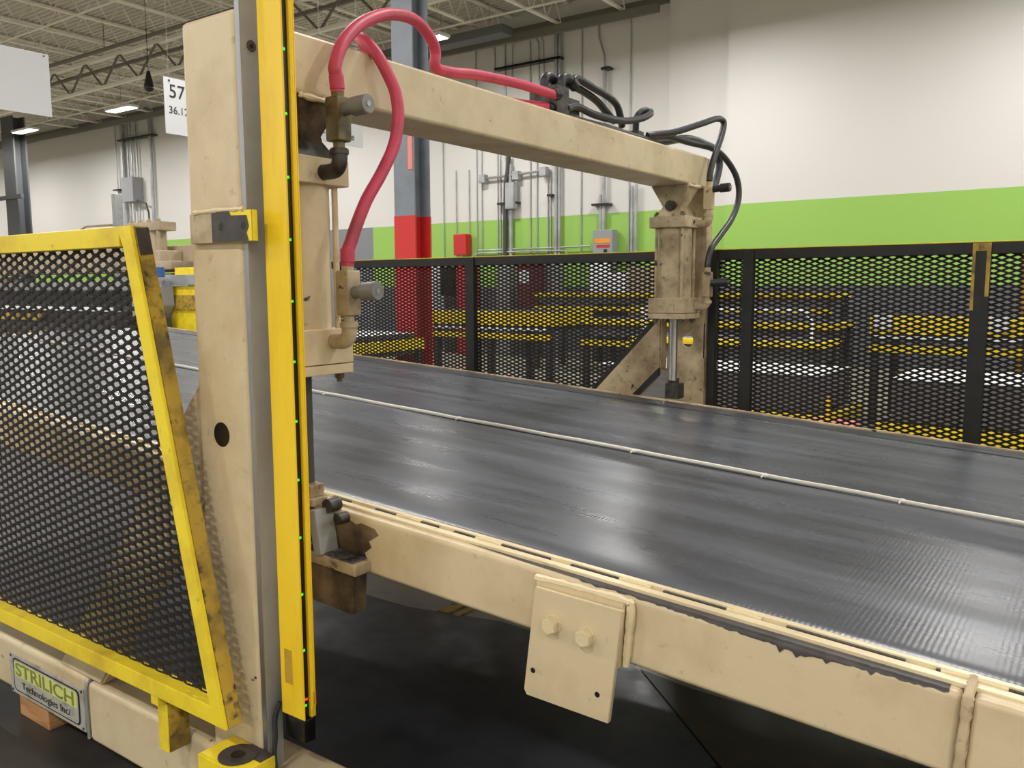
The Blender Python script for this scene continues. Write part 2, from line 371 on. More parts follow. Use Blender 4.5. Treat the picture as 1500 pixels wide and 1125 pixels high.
# signs hanging on wires
def sign(X, y0, y1, z0, z1, lab, lines, top=7.3):
    r = thing('hanging_sign', (X, (y0+y1)/2, z0), lab, 'sign')
    obj('panel', MB().box(X-.008, X, y0, y1, z0, z1, .002), 'white_paper', r)
    for y_ in (y0+.06, y1-.06):
        obj('hanging_wire', MB().cyl((X-.004, y_, z1-.01), (X-.004, y_, top), .0015, n=6), 'galv', r)
        obj('rivet', MB().cyl((X, y_, z1-.03), (X+.008, y_, z1-.03), .010, n=8), 'iron', r)
    for (s_, sz, y_, z) in lines: text('lettering', s_, sz, (X+.003, y_, z), 'ink', r, rotz=math.pi/2, align='LEFT')
    return r
sign(-11, 4.15, 5.54, 3.66, 4.414, 'large blank white sign hanging at the upper left', [])
sign(-8, 5.165, 5.95, 3.10, 3.66, 'white hanging sign reading 57 and 36.12, half behind the tan post', [('57', .19, 5.215, 3.522), ('36.12', .105, 5.205, 3.338)])
sign(-6.5, 5.84, 6.46, 2.97, 3.50, 'white hanging sign behind the beam, its lower lines in view', [('36', .17, 5.87, 3.235), ('3-Ply White', .098, 5.865, 3.062)])
r = thing('ceiling_horn', (-15.99, 10, 5.46), 'small dark horn speaker hanging left of the 57 sign', 'speaker')
obj('bell', MB().cyl((-15.99, 10, 5.52), (-15.99, 10, 5.82), .10, .03, n=16).ball((-15.99, 10, 5.50), .10, (1, 1, .8)), 'black_gloss', r)
obj('cable', MB().cyl((-15.99, 10, 5.8), (-15.99, 10, 7.895), .006, n=6), 'black_gloss', r)

# ---------------- wall services (Y = 16.9)
WY = 16.98
def cond(px_pts, rad, lab, m='galv', grp='conduits on the back wall'):
    tag(obj('conduit', MB().tube(px_pts, rad, n=8, sub=0), m), lab, 'conduit', grp)
LB = 'thin galvanised conduit running down the back wall'
thin = [(-14.240,16.980,6.176), (-13.820,16.980,4.451), (-13.403,16.980,4.434), (-12.999,16.980,6.021), (-11.350,16.980,5.815), (-13.155,16.980,7.254), (-12.268,16.980,7.349), (-10.137,16.980,7.366), (-8.910,16.980,7.391), (-11.541,16.980,7.229), (-11.044,16.980,4.227), (-10.968,16.980,4.221), (-12.510,16.980,4.752), (-12.427,16.980,4.744)]
for p in thin: cond([p, (p[0], p[1], 0)], .016, LB)
for p, rr in (((-10.773,16.900,7.309), .045), ((-10.681,16.900,7.294), .035), ((-9.586,16.900,3.576), .035), ((-9.508,16.900,6.343), .045), ((-8.802,16.900,3.716), .035), ((-8.702,16.900,3.738), .035), ((-12.066,16.900,4.461), .05)):
    zb = 2.25 if abs(p[0]-(-9.545,16.900,4.840)[0]) < .15 else 0
    cond([p, (p[0], p[1], zb)], rr, 'thick galvanised conduit running down the back wall', grp='thick conduits on the back wall')
cond([(-12.097,16.860,4.651), (-12.119,16.860,4.301), (-12.181,16.860,4.064), ((-12.205,16.860,3.500)[0], 16.86, 3.0), ((-12.205,16.860,3.500)[0], 16.86, .9)], .055, 'fat grey flexible conduit with a bend beside the junction boxes', 'darkmetal', None)
for a in (([(-12.579,16.980,6.448), (-12.573,16.980,7.210), (-12.757,16.980,7.398), (-13.089,16.980,7.484)]), ([(-12.073,16.980,6.378), (-12.049,16.980,7.220), (-11.832,16.980,7.355), (-11.292,16.980,7.341), (-11.178,16.980,7.170), (-11.159,16.980,6.252)]), ([(-11.292,16.980,6.270), (-11.311,16.980,7.161), (-11.444,16.980,7.321), (-11.560,16.980,7.386)])):
    cond(a, .014, 'thin conduit with a bent top high on the back wall', grp='bent-top conduits')
cond([(-9.718,16.980,7.437), (-9.697,16.980,6.999), (-9.573,16.980,6.616), (-9.553,16.980,6.322)], .018, 'thin conduit kinking sideways above a white pipe')
cond([(-13.192,16.900,2.282), (-13.082,16.900,2.432), (-12.656,16.900,2.436), (-10.480,16.900,2.438), (-9.860,16.900,2.450), (-9.752,16.900,2.355), (-9.733,16.900,2.201)], .018, 'level conduit run along the green band just above the fence top')
cond([(-13.270,16.860,2.249), (-13.052,16.860,2.362), (-12.109,16.860,2.371), (-10.492,16.860,2.359), (-10.417,16.860,2.216)], .018, 'lower level conduit run along the green band behind the fence top')
cond([(-12.942,16.880,4.172), (-11.893,16.880,4.189), (-11.074,16.880,4.234)], .03, 'level galvanised tube joining three small junction boxes')
for k, (px) in enumerate(((-12.876,16.850,4.164), (-11.872,16.850,4.168), (-11.092,16.850,4.201))):
    x, y_, z = px
    tag(obj('junction_box', MB().box(x-.09, x+.09, y_-.05, y_+.1, z-.1, z+.1, .01), 'galv'), ['small junction box at the left end of the level tube', 'small junction box in the middle of the level tube', 'small junction box at the right end of the level tube'][k], 'box')
def strut(a, b, lab, m='black_gloss'):
    a, b = Vector(a), Vector(b); d = b-a
    tag(obj('strut_channel', MB().box(a.x, b.x, a.y-.03, 16.998, min(a.z, b.z)-.02, min(a.z, b.z)+.03), m), lab, 'strut')
strut((-12.481,16.850,6.711), (-10.630,16.850,6.693), 'long black strut channel clamping conduits high on the wall')
strut((-12.408,16.830,3.558), (-11.840,16.830,3.525), 'dark strut channel behind the fat conduit')
strut((-10.964,16.830,3.644), (-10.813,16.830,3.635), 'short black strut stub on the thin conduits')
strut((-9.772,16.830,3.356), (-9.336,16.830,3.346), 'black strut channel above the grey disconnect box')
strut((-9.554,16.830,6.278), (-9.349,16.830,6.276), 'short black strut on the white pipe above the beam')
x, y_, z = (-11.998,16.800,3.725)
tag(obj('control_box', MB().box(x-.12, x+.14, y_-.08, y_+.1, z-.35, z+.28, .03), 'galv'), 'rounded grey box on the wall beside the fat conduit', 'box')
x, y_, z = (-13.524,16.800,2.593)
r = thing('alarm_box', (x, y_, z-.3), 'small red alarm box on the green band', 'box')
obj('body', MB().box(x-.2, x+.2, y_-.08, y_+.15, z-.27, z+.25, .015), 'red', r)
x, y_, z = (-9.420,16.750,2.401)
r = thing('disconnect_switch', (x, y_, z-.5), 'grey electrical disconnect box with orange label on the green band', 'switch box')
bd = obj('body', MB().box(x-.25, x+.25, y_-.05, y_+.2, z-.5, z+.38, .015), 'panelgrey', r)
obj('warning_label', MB().box(x-.2, x+.2, y_-.056, y_-.05, z+.09, z+.19), 'orange', r)
obj('red_label', MB().box(x-.15, x+.18, y_-.056, y_-.05, z-.01, z+.05), 'red', r)
obj('lever', MB().box(x+.05, x+.12, y_-.09, y_-.05, z-.35, z-.05, .01), 'black_gloss', r)
tag(obj('dark_panel', MB().box((-6.881,16.850,2.356)[0], (-6.543,16.850,2.346)[0], 16.8, 16.9, 1.9, 2.28, .01), 'darkmetal'), 'dark window panel in the pilaster below the black hose', 'panel')
# left group on the wall
LL = 'galvanised conduit on the wall behind the yellow gate'
for p, rr in (((-28.861,16.900,7.296), .07), ((-28.522,16.900,7.211), .03), ((-28.293,16.900,7.347), .03), ((-27.964,16.900,7.241), .03), ((-29.265,16.900,7.223), .02)):
    cond([p, (p[0], p[1], 0)], rr, LL, grp='conduits left of the tan post')
cond([(-27.343,16.900,7.622), (-27.165,16.900,7.331), (-27.116,16.900,6.988), ((-27.130,16.900,5.516)[0], 16.9, 4.2), ((-27.154,16.900,4.372)[0], 16.9, 2.2)], .06, 'bright conduit with a bent top left of the tan post')
strut((-28.961,16.800,6.756), (-26.820,16.800,6.672), 'brown strut channel joining the conduits left of the tan post', 'iron')
strut((-29.412,16.800,5.023), (-29.014,16.800,4.995), 'short dark strut left of the grey wall box')
x, y_, z = (-28.194,16.700,4.931)
tag(obj('wall_box', MB().box(x-.35, x+.35, y_-.1, y_+.3, z-.42, z+.42, .02), 'panelgrey'), 'large grey electrical box on the wall left of the tan post', 'box')
cond([(-27.889,16.750,4.567), (-27.399,16.800,4.425), (-27.345,16.850,4.103), (-27.424,16.900,3.692)], .03, 'grey flexible conduit curving out of the large wall box', 'darkmetal', None)
x, y_, z = (-20.866,12.000,3.555)
r = thing('steel_post', (x, 12, 0), 'tall silver steel post standing behind the yellow gate', 'post')
obj('shaft', MB().box(x-.09, x+.09, 11.9, 12.1, 0, z+.35, .01), 'galv', r)
obj('cross_pipe', MB().tube([(-22.726,12.000,3.084), (-22.438,12.000,3.162), (-20.909,12.000,3.146)], .03, n=8, sub=0), 'tan_flat', r)

ORD = ['leftmost', 'second', 'third', 'fourth', 'fifth', 'sixth', 'seventh', 'eighth', 'ninth', 'tenth', 'eleventh', 'twelfth', 'thirteenth', 'fourteenth', 'fifteenth', 'sixteenth', 'seventeenth', 'eighteenth', 'nineteenth', 'twentieth']
def ordinals(group, what):
    g = sorted([o for o in bpy.data.objects if o.get('group') == group], key=lambda o: (o.location.x if o.type == 'EMPTY' else sum(v.co.x for v in o.data.vertices)/len(o.data.vertices)))
    for k, o in enumerate(g):
        o['label'] = what.format('leftmost' if k == 0 else 'rightmost' if k == len(g)-1 else ORD[k]+'-from-left')
ordinals('conduits on the back wall', '{} thin galvanised conduit on the back wall behind the beam')
ordinals('thick conduits on the back wall', '{} thick galvanised conduit on the back wall behind the beam')
ordinals('conduits left of the tan post', '{} galvanised conduit on the wall above the yellow gate')
ordinals('bent-top conduits', '{} thin conduit with a bent top high on the back wall')
ordinals('open-web roof joists', '{} cream open-web steel joist under the roof deck')
for k, o in enumerate(sorted([o for o in bpy.data.objects if o.get('group') == 'joist bridging lines'], key=lambda o: o.data.vertices[0].co.y)):
    o['label'] = ['nearest', 'second-nearest', 'third-nearest', 'farthest'][k]+' thin steel bridging angle crossing beneath the joists'

# ================================================================= BACKGROUND MACHINES
def work_table(x0, x1, y0, y1, z, lab, stack=.0, top='white_sheet', yel=.1, lower=True, grp=None, lz=.25, ends=False):
    r = thing('transfer_table', ((x0+x1)/2, (y0+y1)/2, 0), lab, 'table')
    obj('front_rail', MB().box(x0, x1, y0-.03, y0+.03, z-yel, z, .008), 'yellow', r)
    obj('rear_rail', MB().box(x0, x1, y1-.03, y1+.03, z-yel, z, .008), 'yellow' if ends else 'tablegrey', r)
    for x in (x0, x1): obj('end_rail', MB().box(x-.03, x+.03, y0, y1, z-yel, z, .008), 'yellow' if ends or x == x1 else 'tablegrey', r)
    for x in (x0+.05, (x0+x1)/2, x1-.05):
        for y in (y0+.05, y1-.05):
            obj('leg', MB().box(x-.04, x+.04, y-.04, y+.04, 0, z-yel, .005), 'darkmetal', r)
    obj('bed', MB().box(x0+.04, x1-.04, y0+.04, y1-.04, (lz+.12 if lower else z-yel-.06), z-.02, .005), 'tablegrey', r)
    if lower:
        obj('lower_rail', MB().box(x0, x1, y0-.025, y0+.025, lz, lz+.08, .005), 'yellow', r)
    if stack:
        s = obj('sheet_stack', MB().box(x0+.1, x1-.1, y0+.06, y1-.06, z+.001, z+stack, .01), 'sheet_stack')
        tag(s, 'grey pile of sheet stock on the '+lab.split(' table')[0]+' table', 'sheets')
        if top: 
            t = obj('top_sheet', MB().box(x0+.09, x1-.09, y0+.05, y1-.05, z+stack+.001, z+stack+.012, .003), top)
            tag(t, 'white cover sheet over the pile on the '+lab.split(' table')[0]+' table', 'sheet')
    return r
work_table(-4.3, -1.95, 7.35, 8.45, .42, 'near left yellow-railed table behind the fence, loaded with sheets', .33, lower=False, yel=.14)
work_table(-1.60, 1.2, 7.55, 8.75, .38, 'near right yellow-railed table behind the fence, loaded with sheets', .36, lower=False, yel=.14)
ml = work_table(-4.6, -2.45, 8.9, 9.6, .95, 'middle yellow-railed table just right of the tan cylinder', .0, lz=.58, yel=.07)
mr = work_table(-2.2, .8, 9.9, 11.0, 1.20, 'middle right thick yellow-edged table left of the last fence post', .0, yel=.2, lz=.80)
mf = work_table(-8.3, -6.2, 9.6, 10.7, 1.19, 'left yellow-edged table behind the first fence post', .0, yel=.2, lz=.8)
work_table(-5.9, -2.6, 9.9, 10.8, 1.10, 'centre yellow-railed table behind the steel brace', .0, lz=.74, yel=.08)
work_table(-9.2, -6.98, 5.3, 7.9, .90, 'leftmost yellow-edged table in front of the red column foot', .06, yel=.13, lz=.5, lower=False, ends=True)
work_table(-.2, 2.2, 11.6, 12.9, 1.35, 'far right yellow-railed table behind the last fence post', .0, lz=.9)
work_table(-8.9, -3.5, 13.2, 14.2, 1.42, 'far yellow-railed table along the back wall', .0, lz=1.1, yel=.08)
obj('white_strip', MB().box(-2.15, .75, 9.855, 9.87, .955, .985), 'white_sheet', mr)
obj('white_strip', MB().box(-8.25, -6.25, 9.555, 9.57, .93, .965), 'white_sheet', mf)
obj('guard_pipe', MB().tube([(-4.5, 9.0, .95), (-4.5, 9.0, 1.2), (-4.42, 9.0, 1.27), (-2.75, 9.0, 1.27), (-2.64, 9.0, 1.24), (-2.58, 9.0, 1.15), (-2.58, 9.0, .95)], .018, n=8, sub=3), 'white_sheet', ml)
for x, y_, z, lab in (((-2.063,9.900,1.181)[0], 9.85, 1.05, 'white paper tag on the thick yellow table, left'), ((-0.953,9.900,1.193)[0], 9.85, 1.05, 'white paper tag right of the last fence post')):
    tag(obj('paper_tag', MB().box(x-.09, x+.09, y_-.01, y_, z, z+.16), 'white_paper'), lab, 'tag')
for (x0, x1, Y, z0, z1, m_, nm, lab, cat) in (
    ((-12.243,15.000,1.843)[0], (-11.927,15.000,1.839)[0], 15, .0, 2.1, 'red', 'fire_cabinet', 'red upright cabinet right of the red column foot', 'cabinet'),
    ((-12.877,15.200,1.853)[0], (-12.446,15.200,1.848)[0], 15.2, 1.35, 2.0, 'black_gloss', 'monitor_box', 'black box left of the red upright cabinet', 'box'),
    ((-13.580,15.400,1.864)[0], (-13.279,15.400,1.860)[0], 15.4, .9, 2.1, 'white_sheet', 'white_locker', 'white locker right of the red column foot', 'locker'),
    ((-10.559,15.000,1.822)[0], (-10.134,15.000,1.817)[0], 15, 1.0, 2.1, 'maroon', 'maroon_cabinet', 'maroon cabinet with a white notice behind the fence', 'cabinet'),
    ((-11.477,15.500,1.839)[0], (-11.079,15.500,1.834)[0], 15.5, .0, 2.2, 'galv', 'steel_cabinet', 'light grey cabinet left of the maroon cabinet', 'cabinet'),
    ((-10.256,15.500,1.823)[0], (-9.921,15.500,1.819)[0], 15.5, .0, 2.1, 'galv', 'steel_cabinet', 'light grey cabinet right of the maroon cabinet', 'cabinet'),
    ((-8.779,15.000,1.800)[0], (-8.525,15.000,1.797)[0], 15, 1.2, 2.05, 'white_sheet', 'white_carton', 'tall white carton left of the tan cylinder', 'carton'),
    ((-8.410,14.800,1.658)[0], (-7.892,14.800,1.654)[0], 14.8, 1.2, 1.8, 'white_sheet', 'white_carton', 'wide low white carton left of the tan cylinder', 'carton'),
    ((-7.879,15.000,1.788)[0], (-7.464,15.000,1.783)[0], 15, .0, 1.9, 'tan_flat', 'tan_cabinet', 'tan cabinet just left of the hanging cylinder', 'cabinet'),
    ((-1.070,13.000,1.504)[0], (-0.780,13.000,1.503)[0], 13, .0, 1.95, 'yellow_dirty', 'rack_frame', 'yellow rack upright at the right edge of the picture', 'rack')):
    r = thing(nm, ((x0+x1)/2, Y, z0), lab, cat)
    obj('body', MB().box(x0, x1, Y, Y+.45, z0, z1, .02), m_, r)
    obj('door', MB().box(x0+.04, x1-.04, Y-.015, Y, z0+.05, z1-.05, .005), m_, r)
    if z0 > 0: obj('stand', MB().box(x0+.05, x1-.05, Y+.08, Y+.4, 0, z0, .01), 'darkmetal', r)
    if nm == 'maroon_cabinet': obj('notice', MB().box(x0+.08, x1-.1, Y-.022, Y-.015, z1-.5, z1-.22), 'white_paper', r)
r = thing('tool_cart', (-1.78, 7.0, 0), 'pinkish red cart on the floor between the two near tables', 'cart')
obj('tray', MB().box(-2.05, -1.66, 6.9, 7.3, .18, .42, .03), 'pink', r)
for x in (-2.0, -1.7): 
    for y_ in (6.95, 7.25): obj('wheel', MB().cyl((x-.02, y_, .07), (x+.02, y_, .07), .07, n=16), 'black_gloss', r)
obj('post', MB().box(-1.9, -1.86, 7.1, 7.14, .4, .62).box(-2.05, -1.66, 7.08, 7.12, .0, .2), 'yellow', r)

# another press line seen through and above the gate (left)
r = thing('distant_press', (-15, 9, 0), 'tan hydraulic press with bolted cylinder seen above the yellow gate', 'machine')
obj('cylinder_cap', MB().box(-15.33, -14.22, 8.95, 9.3, 2.58, 2.74, .015), 'tan_flat', r)
for x in (-15.2, -14.9, -14.62, -14.32): obj('bolt', MB().ball((x, 9.0, 2.75), .05, n=8), 'tan_flat', r)
obj('barrel', MB().cyl((-14.62, 9.15, 2.2), (-14.62, 9.15, 2.58), .17, n=28), 'tan_flat', r)
for x in (-15.2, -14.33): obj('tie_rod', MB().cyl((x, 9.0, 2.2), (x, 9.0, 2.6), .04, n=8), 'tan_flat', r)
obj('base_block', MB().box(-15.3, -14.15, 8.9, 9.35, 2.0, 2.22, .03).box(-15.5, -13.75, 8.85, 9.5, 1.86, 2.02, .03), 'tan_flat', r)
obj('crosshead', MB().box(-22, -13.5, 9.36, 9.8, 1.84, 2.32, .03), 'tan_flat', r)
obj('crosshead_end', MB().box(-13.45, -11.2, 9.1, 9.5, 1.72, 2.12, .03), 'tan_flat', r)
obj('bed_rail', MB().box(-22, -12.9, 8.6, 8.8, 1.50, 1.66, .01), 'galv', r)
obj('dark_bed', MB().box(-22, -12.6, 8.8, 10, .75, 1.48, .02), 'darkmetal', r)
obj('column', MB().box(-22, -21.4, 9, 9.8, 0, 1.8, .02).box(-14.6, -14.0, 9, 9.8, 0, 1.8, .02), 'tan_flat', r)
r = thing('roller_bed', (-16, 7.4, 0), 'dark roller bed with pale rails glimpsed through the yellow gate', 'conveyor')
obj('rail', MB().box(-20, -13.15, 7.3, 7.4, 1.16, 1.22, .005), 'white_sheet', r)
obj('bed', MB().box(-20, -13.15, 7.4, 8.2, .8, 1.15, .01), 'darkmetal', r)
for x in np.arange(-19.5, -13.3, 1.2): obj('leg', MB().box(x, x+.1, 7.35, 7.45, 0, .8), 'yellow_dirty', r)
obj('yellow_guard', MB().box(-18.2, -15.2, 7.2, 7.26, .98, 1.10, .005), 'yellow_dirty', r)
r = thing('guard_barrier', (-12.1, 8.2, 0), 'yellow machine guard box left of the tan post', 'barrier')
obj('upper_guard', MB().box(-12.5, -11.2, 8.1, 8.7, 1.62, 1.86, .01), 'yellow', r)
obj('steel_rail', MB().box(-13.0, -11.2, 7.95, 8.1, 1.58, 1.74, .01), 'galv', r)
obj('lower_guard', MB().box(-12.5, -11.2, 8.0, 8.6, .2, 1.56, .02), 'yellow', r)
obj('kick_panel', MB().box(-12.5, -11.2, 7.97, 8.0, 1.18, 1.42, .01), 'yellow_dirty', r)
r = thing('grey_gearbox', (-12.7, 7.9, 0), 'rounded light grey machine casing beside the yellow guard box', 'machine')
obj('casing', MB().prism([(-12.95, 7.6, 1.05), (-12.5, 7.6, 1.05), (-12.3, 7.6, 1.25), (-12.32, 7.6, 1.55), (-12.5, 7.6, 1.7), (-12.95, 7.6, 1.7)], (0, 1, 0), .35, .01), 'panelgrey', r)
obj('pedestal', MB().box(-12.9, -12.35, 7.62, 7.9, 0, 1.05, .01), 'darkmetal', r)
tag(obj('blue_motor', MB().cyl(((-12.378,7.750,1.789)[0]+.02, 7.75, 1.701), ((-12.378,7.750,1.789)[0]+.02, 7.75, 1.86), .075, n=20, bev=.01), 'blue'), 'small blue motor on the grey machine casing', 'motor')

# ================================================================= FAR FENCE
FY = 4.20
fz0, fz1 = .42, 1.712
def fence(x0, x1, posts, lab, slant=None):
    r = thing('mesh_fence', ((x0+x1)/2, FY, 0), lab, 'fence')
    obj('top_rail', MB().box(x0, x1, FY-.02, FY+.02, fz1-.05, fz1, .003), 'black', r)
    obj('bottom_rail', MB().box(x0, x1 if not slant else x1-.6, FY-.02, FY+.02, fz0-.05, fz0, .003), 'black', r)
    ye = obj('yellow_edge', MB().box(x0, x1, FY-.021, FY+.021, fz1+.0005, fz1+.005, .001), 'yellow', r); ye['label'] = 'thin yellow worn top edge of the rail'
    for (xa, xb) in posts: obj('post', MB().box(xa, xb, FY-.03, FY+.012, .0, fz1-.001, .004), 'black', r)
    if slant:
        expanded('mesh_panel', x0, x1, fz0, fz1-.045, FY+.018, r, 'mesh', clip=lambda z: (x0, min(x1, slant(z))))
    else: expanded('mesh_panel', x0, x1, fz0, fz1-.045, FY+.018, r, 'mesh')
    return r
bx = lambda z: -1.985-(1.36-z)*.955 if z < 1.36 else -1.985
f1 = fence(-4.55, -1.975, [(-3.335, -3.265)], 'black expanded-metal fence left of the far tan post', slant=bx)
obj('slanted_bar', MB().prism([(-1.99, FY-.03, 1.40), (-2.96, FY-.03, .385), (-2.96, FY-.03, .33), (-1.99, FY-.03, 1.33)], (0, 1, 0), .04, .003), 'black', f1)
f2 = fence(-1.70, 1.1, [(-1.725, -1.685), (-1.548, -1.492), (-.522, -.452), (.62, .69)], 'black expanded-metal fence right of the far tan post')
p_ = obj('paint_runs', MB().box(-.5225, -.510, FY-.0315, FY-.03, 1.42, 1.7).box(-.468, -.4525, FY-.0315, FY-.03, 1.48, 1.7).box(-.5228, -.4515, FY-.0319, FY-.03, 1.675, 1.7095), 'yellow_dirty', f2)
p_['label'] = 'worn yellow-ochre paint on the post head'

# ================================================================= GANTRY FRAME
G = thing('lift_gantry', (-1.84, 1.36, 0), 'tan steel portal frame with two posts and a top beam over the black belt', 'gantry')
GX0, GX1 = -1.942, -1.732
# near post with a round hole through its front plate
def holed_plate(x0, x1, y0, y1, z0, z1, hx, hz, hr, n=24):
    m_ = MB(); bm = m_.bm
    def ring(y):
        return [bm.verts.new((hx+hr*math.cos(2*math.pi*k/n), y, hz+hr*math.sin(2*math.pi*k/n))) for k in range(n)]
    A, B = ring(y0), ring(y1)
    s_ = .09
    def sq(y):
        out = []
        for k in range(n):
            a = 2*math.pi*k/n; c, s = math.cos(a), math.sin(a); t = 1/max(abs(c), abs(s))
            out.append(bm.verts.new((min(max(hx+s_*c*t, x0), x1), y, hz+s_*s*t)))
        return out
    C_, D = sq(y0), sq(y1)
    for k in range(n):
        j = (k+1) % n
        bm.faces.new((A[k], A[j], C_[j], C_[k])); bm.faces.new((B[j], B[k], D[k], D[j])); bm.faces.new((A[j], A[k], B[k], B[j]))
    m_.box(x0, x1, y0, y1, z0, hz-s_); m_.box(x0, x1, y0, y1, hz+s_, z1)
    return m_
post = obj('near_post', MB().box(GX0, GX1, 1.307, 1.365, .10, 2.185, .014, seg=3), 'tan', G)
# circular bore modelled as a recessed dark socket in the plate
hole = obj('bore_hole', MB().cyl((-1.845, 1.3065, 1.157), (-1.845, 1.32, 1.157), .032, n=28), 'black_gloss', G); hole['label'] = 'dark round bore through the near post'
post2 = obj('far_post', holed_plate(GX0, GX1, 4.15, 4.165, .0, 2.17, -1.827, 1.245, .034).box(GX0, GX0+.012, 4.165, 4.22, 0, 2.17).box(GX1-.012, GX1, 4.165, 4.22, 0, 2.17), 'tan_dirty', G)
obj('top_beam', MB().box(-1.935, -1.731, 1.355, 4.15, 2.023, 2.176, .012, seg=3), 'tan', G)
obj('near_brace', MB().prism([(-1.945, 1.311, 1.285), (-2.797, 1.311, .287), (-2.53, 1.311, .287), (-1.945, 1.311, .97)], (0, 1, 0), .052, .008), 'tan', G)
obj('far_brace', MB().prism([(-1.955, 4.10, 1.37), (-2.95, 4.10, .335), (-2.72, 4.10, .335), (-1.955, 4.10, 1.09)], (0, 1, 0), .08, .008), 'tan_dirty', G)
obj('brace_bar', MB().prism([(-1.95, 4.06, 1.10), (-2.6, 4.06, .45), (-2.6, 4.06, .41), (-1.95, 4.06, 1.06)], (0, 1, 0), .03), 'black', G)
obj('base_beam', MB().box(-2.60, -1.50, 1.302, 1.45, .085, .285, .018, seg=3), 'tan', G)
obj('base_beam', MB().box(-4.4, -2.618, 1.31, 1.45, .10, .292, .022, seg=3), 'tan', G)
obj('weld_seam', MB().tube([(-2.609, 1.306, .09), (-2.609, 1.304, .2), (-2.609, 1.306, .265), (-2.609, 1.33, .287), (-2.609, 1.43, .289)], .0065, n=8, sub=3, wob=.12), 'galv', G)
# clamp bracket at the curtain height
br = obj('clamp_bracket', MB().box((-1.917,1.291,1.687)[0], (-1.671,1.291,1.676)[0], 1.291, 1.3065, 1.640, 1.714, .002), 'tan_dirty', G)
BXa, BXb, BXc = (-1.824,1.291,1.683)[0], (-1.679,1.291,1.677)[0], (-1.671,1.291,1.676)[0]
obj('bare_patch', MB().prism([(BXa, 1.2901, 1.641), (BXb-.004, 1.2901, 1.641), (BXb-.012, 1.2901, 1.66), (BXb-.002, 1.2901, 1.675), (BXb-.01, 1.2901, 1.701), (BXa+.075, 1.2901, 1.703), (BXa+.07, 1.2901, 1.713), (BXa, 1.2901, 1.713)], (0, -1, 0), .0008), 'primer', br)
obj('yellow_end', MB().box(BXa+.07, BXc-.001, 1.2903, 1.2909, 1.641, 1.713).box(BXc, BXc+.001, 1.292, 1.306, 1.641, 1.713), 'yellow', br)
for x in ((-1.787,1.290,1.678)[0], (-1.701,1.290,1.674)[0]): obj('screw_hole', MB().cyl((x, 1.2892, 1.677), (x, 1.2902, 1.677), .010, n=16), 'black_gloss', br)
obj('weld_bead', MB().tube([(-1.90, 1.292, 1.716), (-1.80, 1.292, 1.718), (-1.70, 1.292, 1.716)], .006, n=8, sub=10, wob=.3), 'weld', br)
# hinge tab and yellow foot bracket
tb = obj('gate_socket', MB().box(-2.083, -2.037, 1.235, 1.3, .262, .405, .004), 'yellow_dirty', G)
obj('socket_face', MB().box(-2.0825, -2.0375, 1.233, 1.235, .264, .403), 'yellow', tb)
ft = obj('foot_bracket', MB().box(-1.848, -1.677, 1.195, 1.305, .21, .344, .003), 'yellow', G)
obj('washer', MB().cyl((-1.755, 1.25, .3445), (-1.755, 1.25, .347), .05, n=28), 'primer', ft)
obj('bolt_socket', MB().cyl((-1.755, 1.25, .3475), (-1.755, 1.25, .3485), .018, n=20), 'black_gloss', ft)
obj('grimy_top', MB().box(-1.77, -1.68, 1.26, 1.304, .3442, .3452), 'primer', ft)
# clevis lugs under the beam
def frustum(xc, yc, z0, z1, ax, ay, bx_, by, bev=.003):
    m_ = MB(); t = bmesh.new()
    A = [t.verts.new((xc+sx*ax, yc+sy*ay, z0)) for sx, sy in ((-1, -1), (1, -1), (1, 1), (-1, 1))]
    B = [t.verts.new((xc+sx*bx_, yc+sy*by, z1)) for sx, sy in ((-1, -1), (1, -1), (1, 1), (-1, 1))]
    t.faces.new(A[::-1]); t.faces.new(B)
    for k in range(4): t.faces.new((A[k], A[(k+1) % 4], B[(k+1) % 4], B[k]))
    bmesh.ops.bevel(t, geom=list(t.edges), offset=bev, segments=2, affect='EDGES')
    m_._join(t); return m_
def clevis(yc, nm, m_):
    c = obj(nm, frustum(-1.83, yc, 1.905, 2.024, .045, .026, .098, .075), m_, G)
    obj('pin', MB().cyl((-1.83, yc-.07, 1.925), (-1.83, yc+.07, 1.925), .026, n=20, bev=.003), 'iron', c)
    obj('weld_bead', MB().tube([(-1.734, yc-.07, 2.021), (-1.732, yc, 2.018), (-1.734, yc+.07, 2.021)], .008, n=8, sub=8, wob=.3), 'weld', c)
clevis(1.57, 'near_clevis', 'tan_oily'); clevis(3.98, 'far_clevis', 'tan_dirty')
# nameplate
npl = obj('nameplate', MB().box(-3.135, -2.628, 1.3045, 1.3095, .102, .247, .002), 'plate', G)
def rrect(x0, x1, z0, z1, y, r, n=6):
    out = []
    for cx_, cz, a0 in ((x1-r, z1-r, 0), (x0+r, z1-r, 90), (x0+r, z0+r, 180), (x1-r, z0+r, 270)):
        for k in range(n+1):
            a = math.radians(a0+90*k/n); out.append((cx_+r*math.cos(a), y, cz+r*math.sin(a)))
    return out
obj('black_border', MB().prism(rrect(-3.108, -2.655, .115, .236, 1.304, .02), (0, -1, 0), .0008), 'black_gloss', npl)
obj('plate_field', MB().prism(rrect(-3.100, -2.663, .120, .231, 1.303, .017), (0, -1, 0), .0008), 'plate', npl)
obj('green_band', MB().box(-3.095, -2.67, 1.3017, 1.3022, .172, .226), 'plate_green', npl)
text('lettering', 'STRILICH', .066, (-2.885, 1.3012, .197), 'lettergreen', npl, sx=1.5, bold=.0008)
text('lettering', 'Technologies Inc/', .036, (-2.88, 1.3012, .145), 'iron', npl, sx=1.3)
for x in (-3.122, -2.641):
    for z in (.112, .238): obj('rivet', MB().cyl((x, 1.3025, z), (x, 1.3045, z), .005, n=10), 'iron', npl)
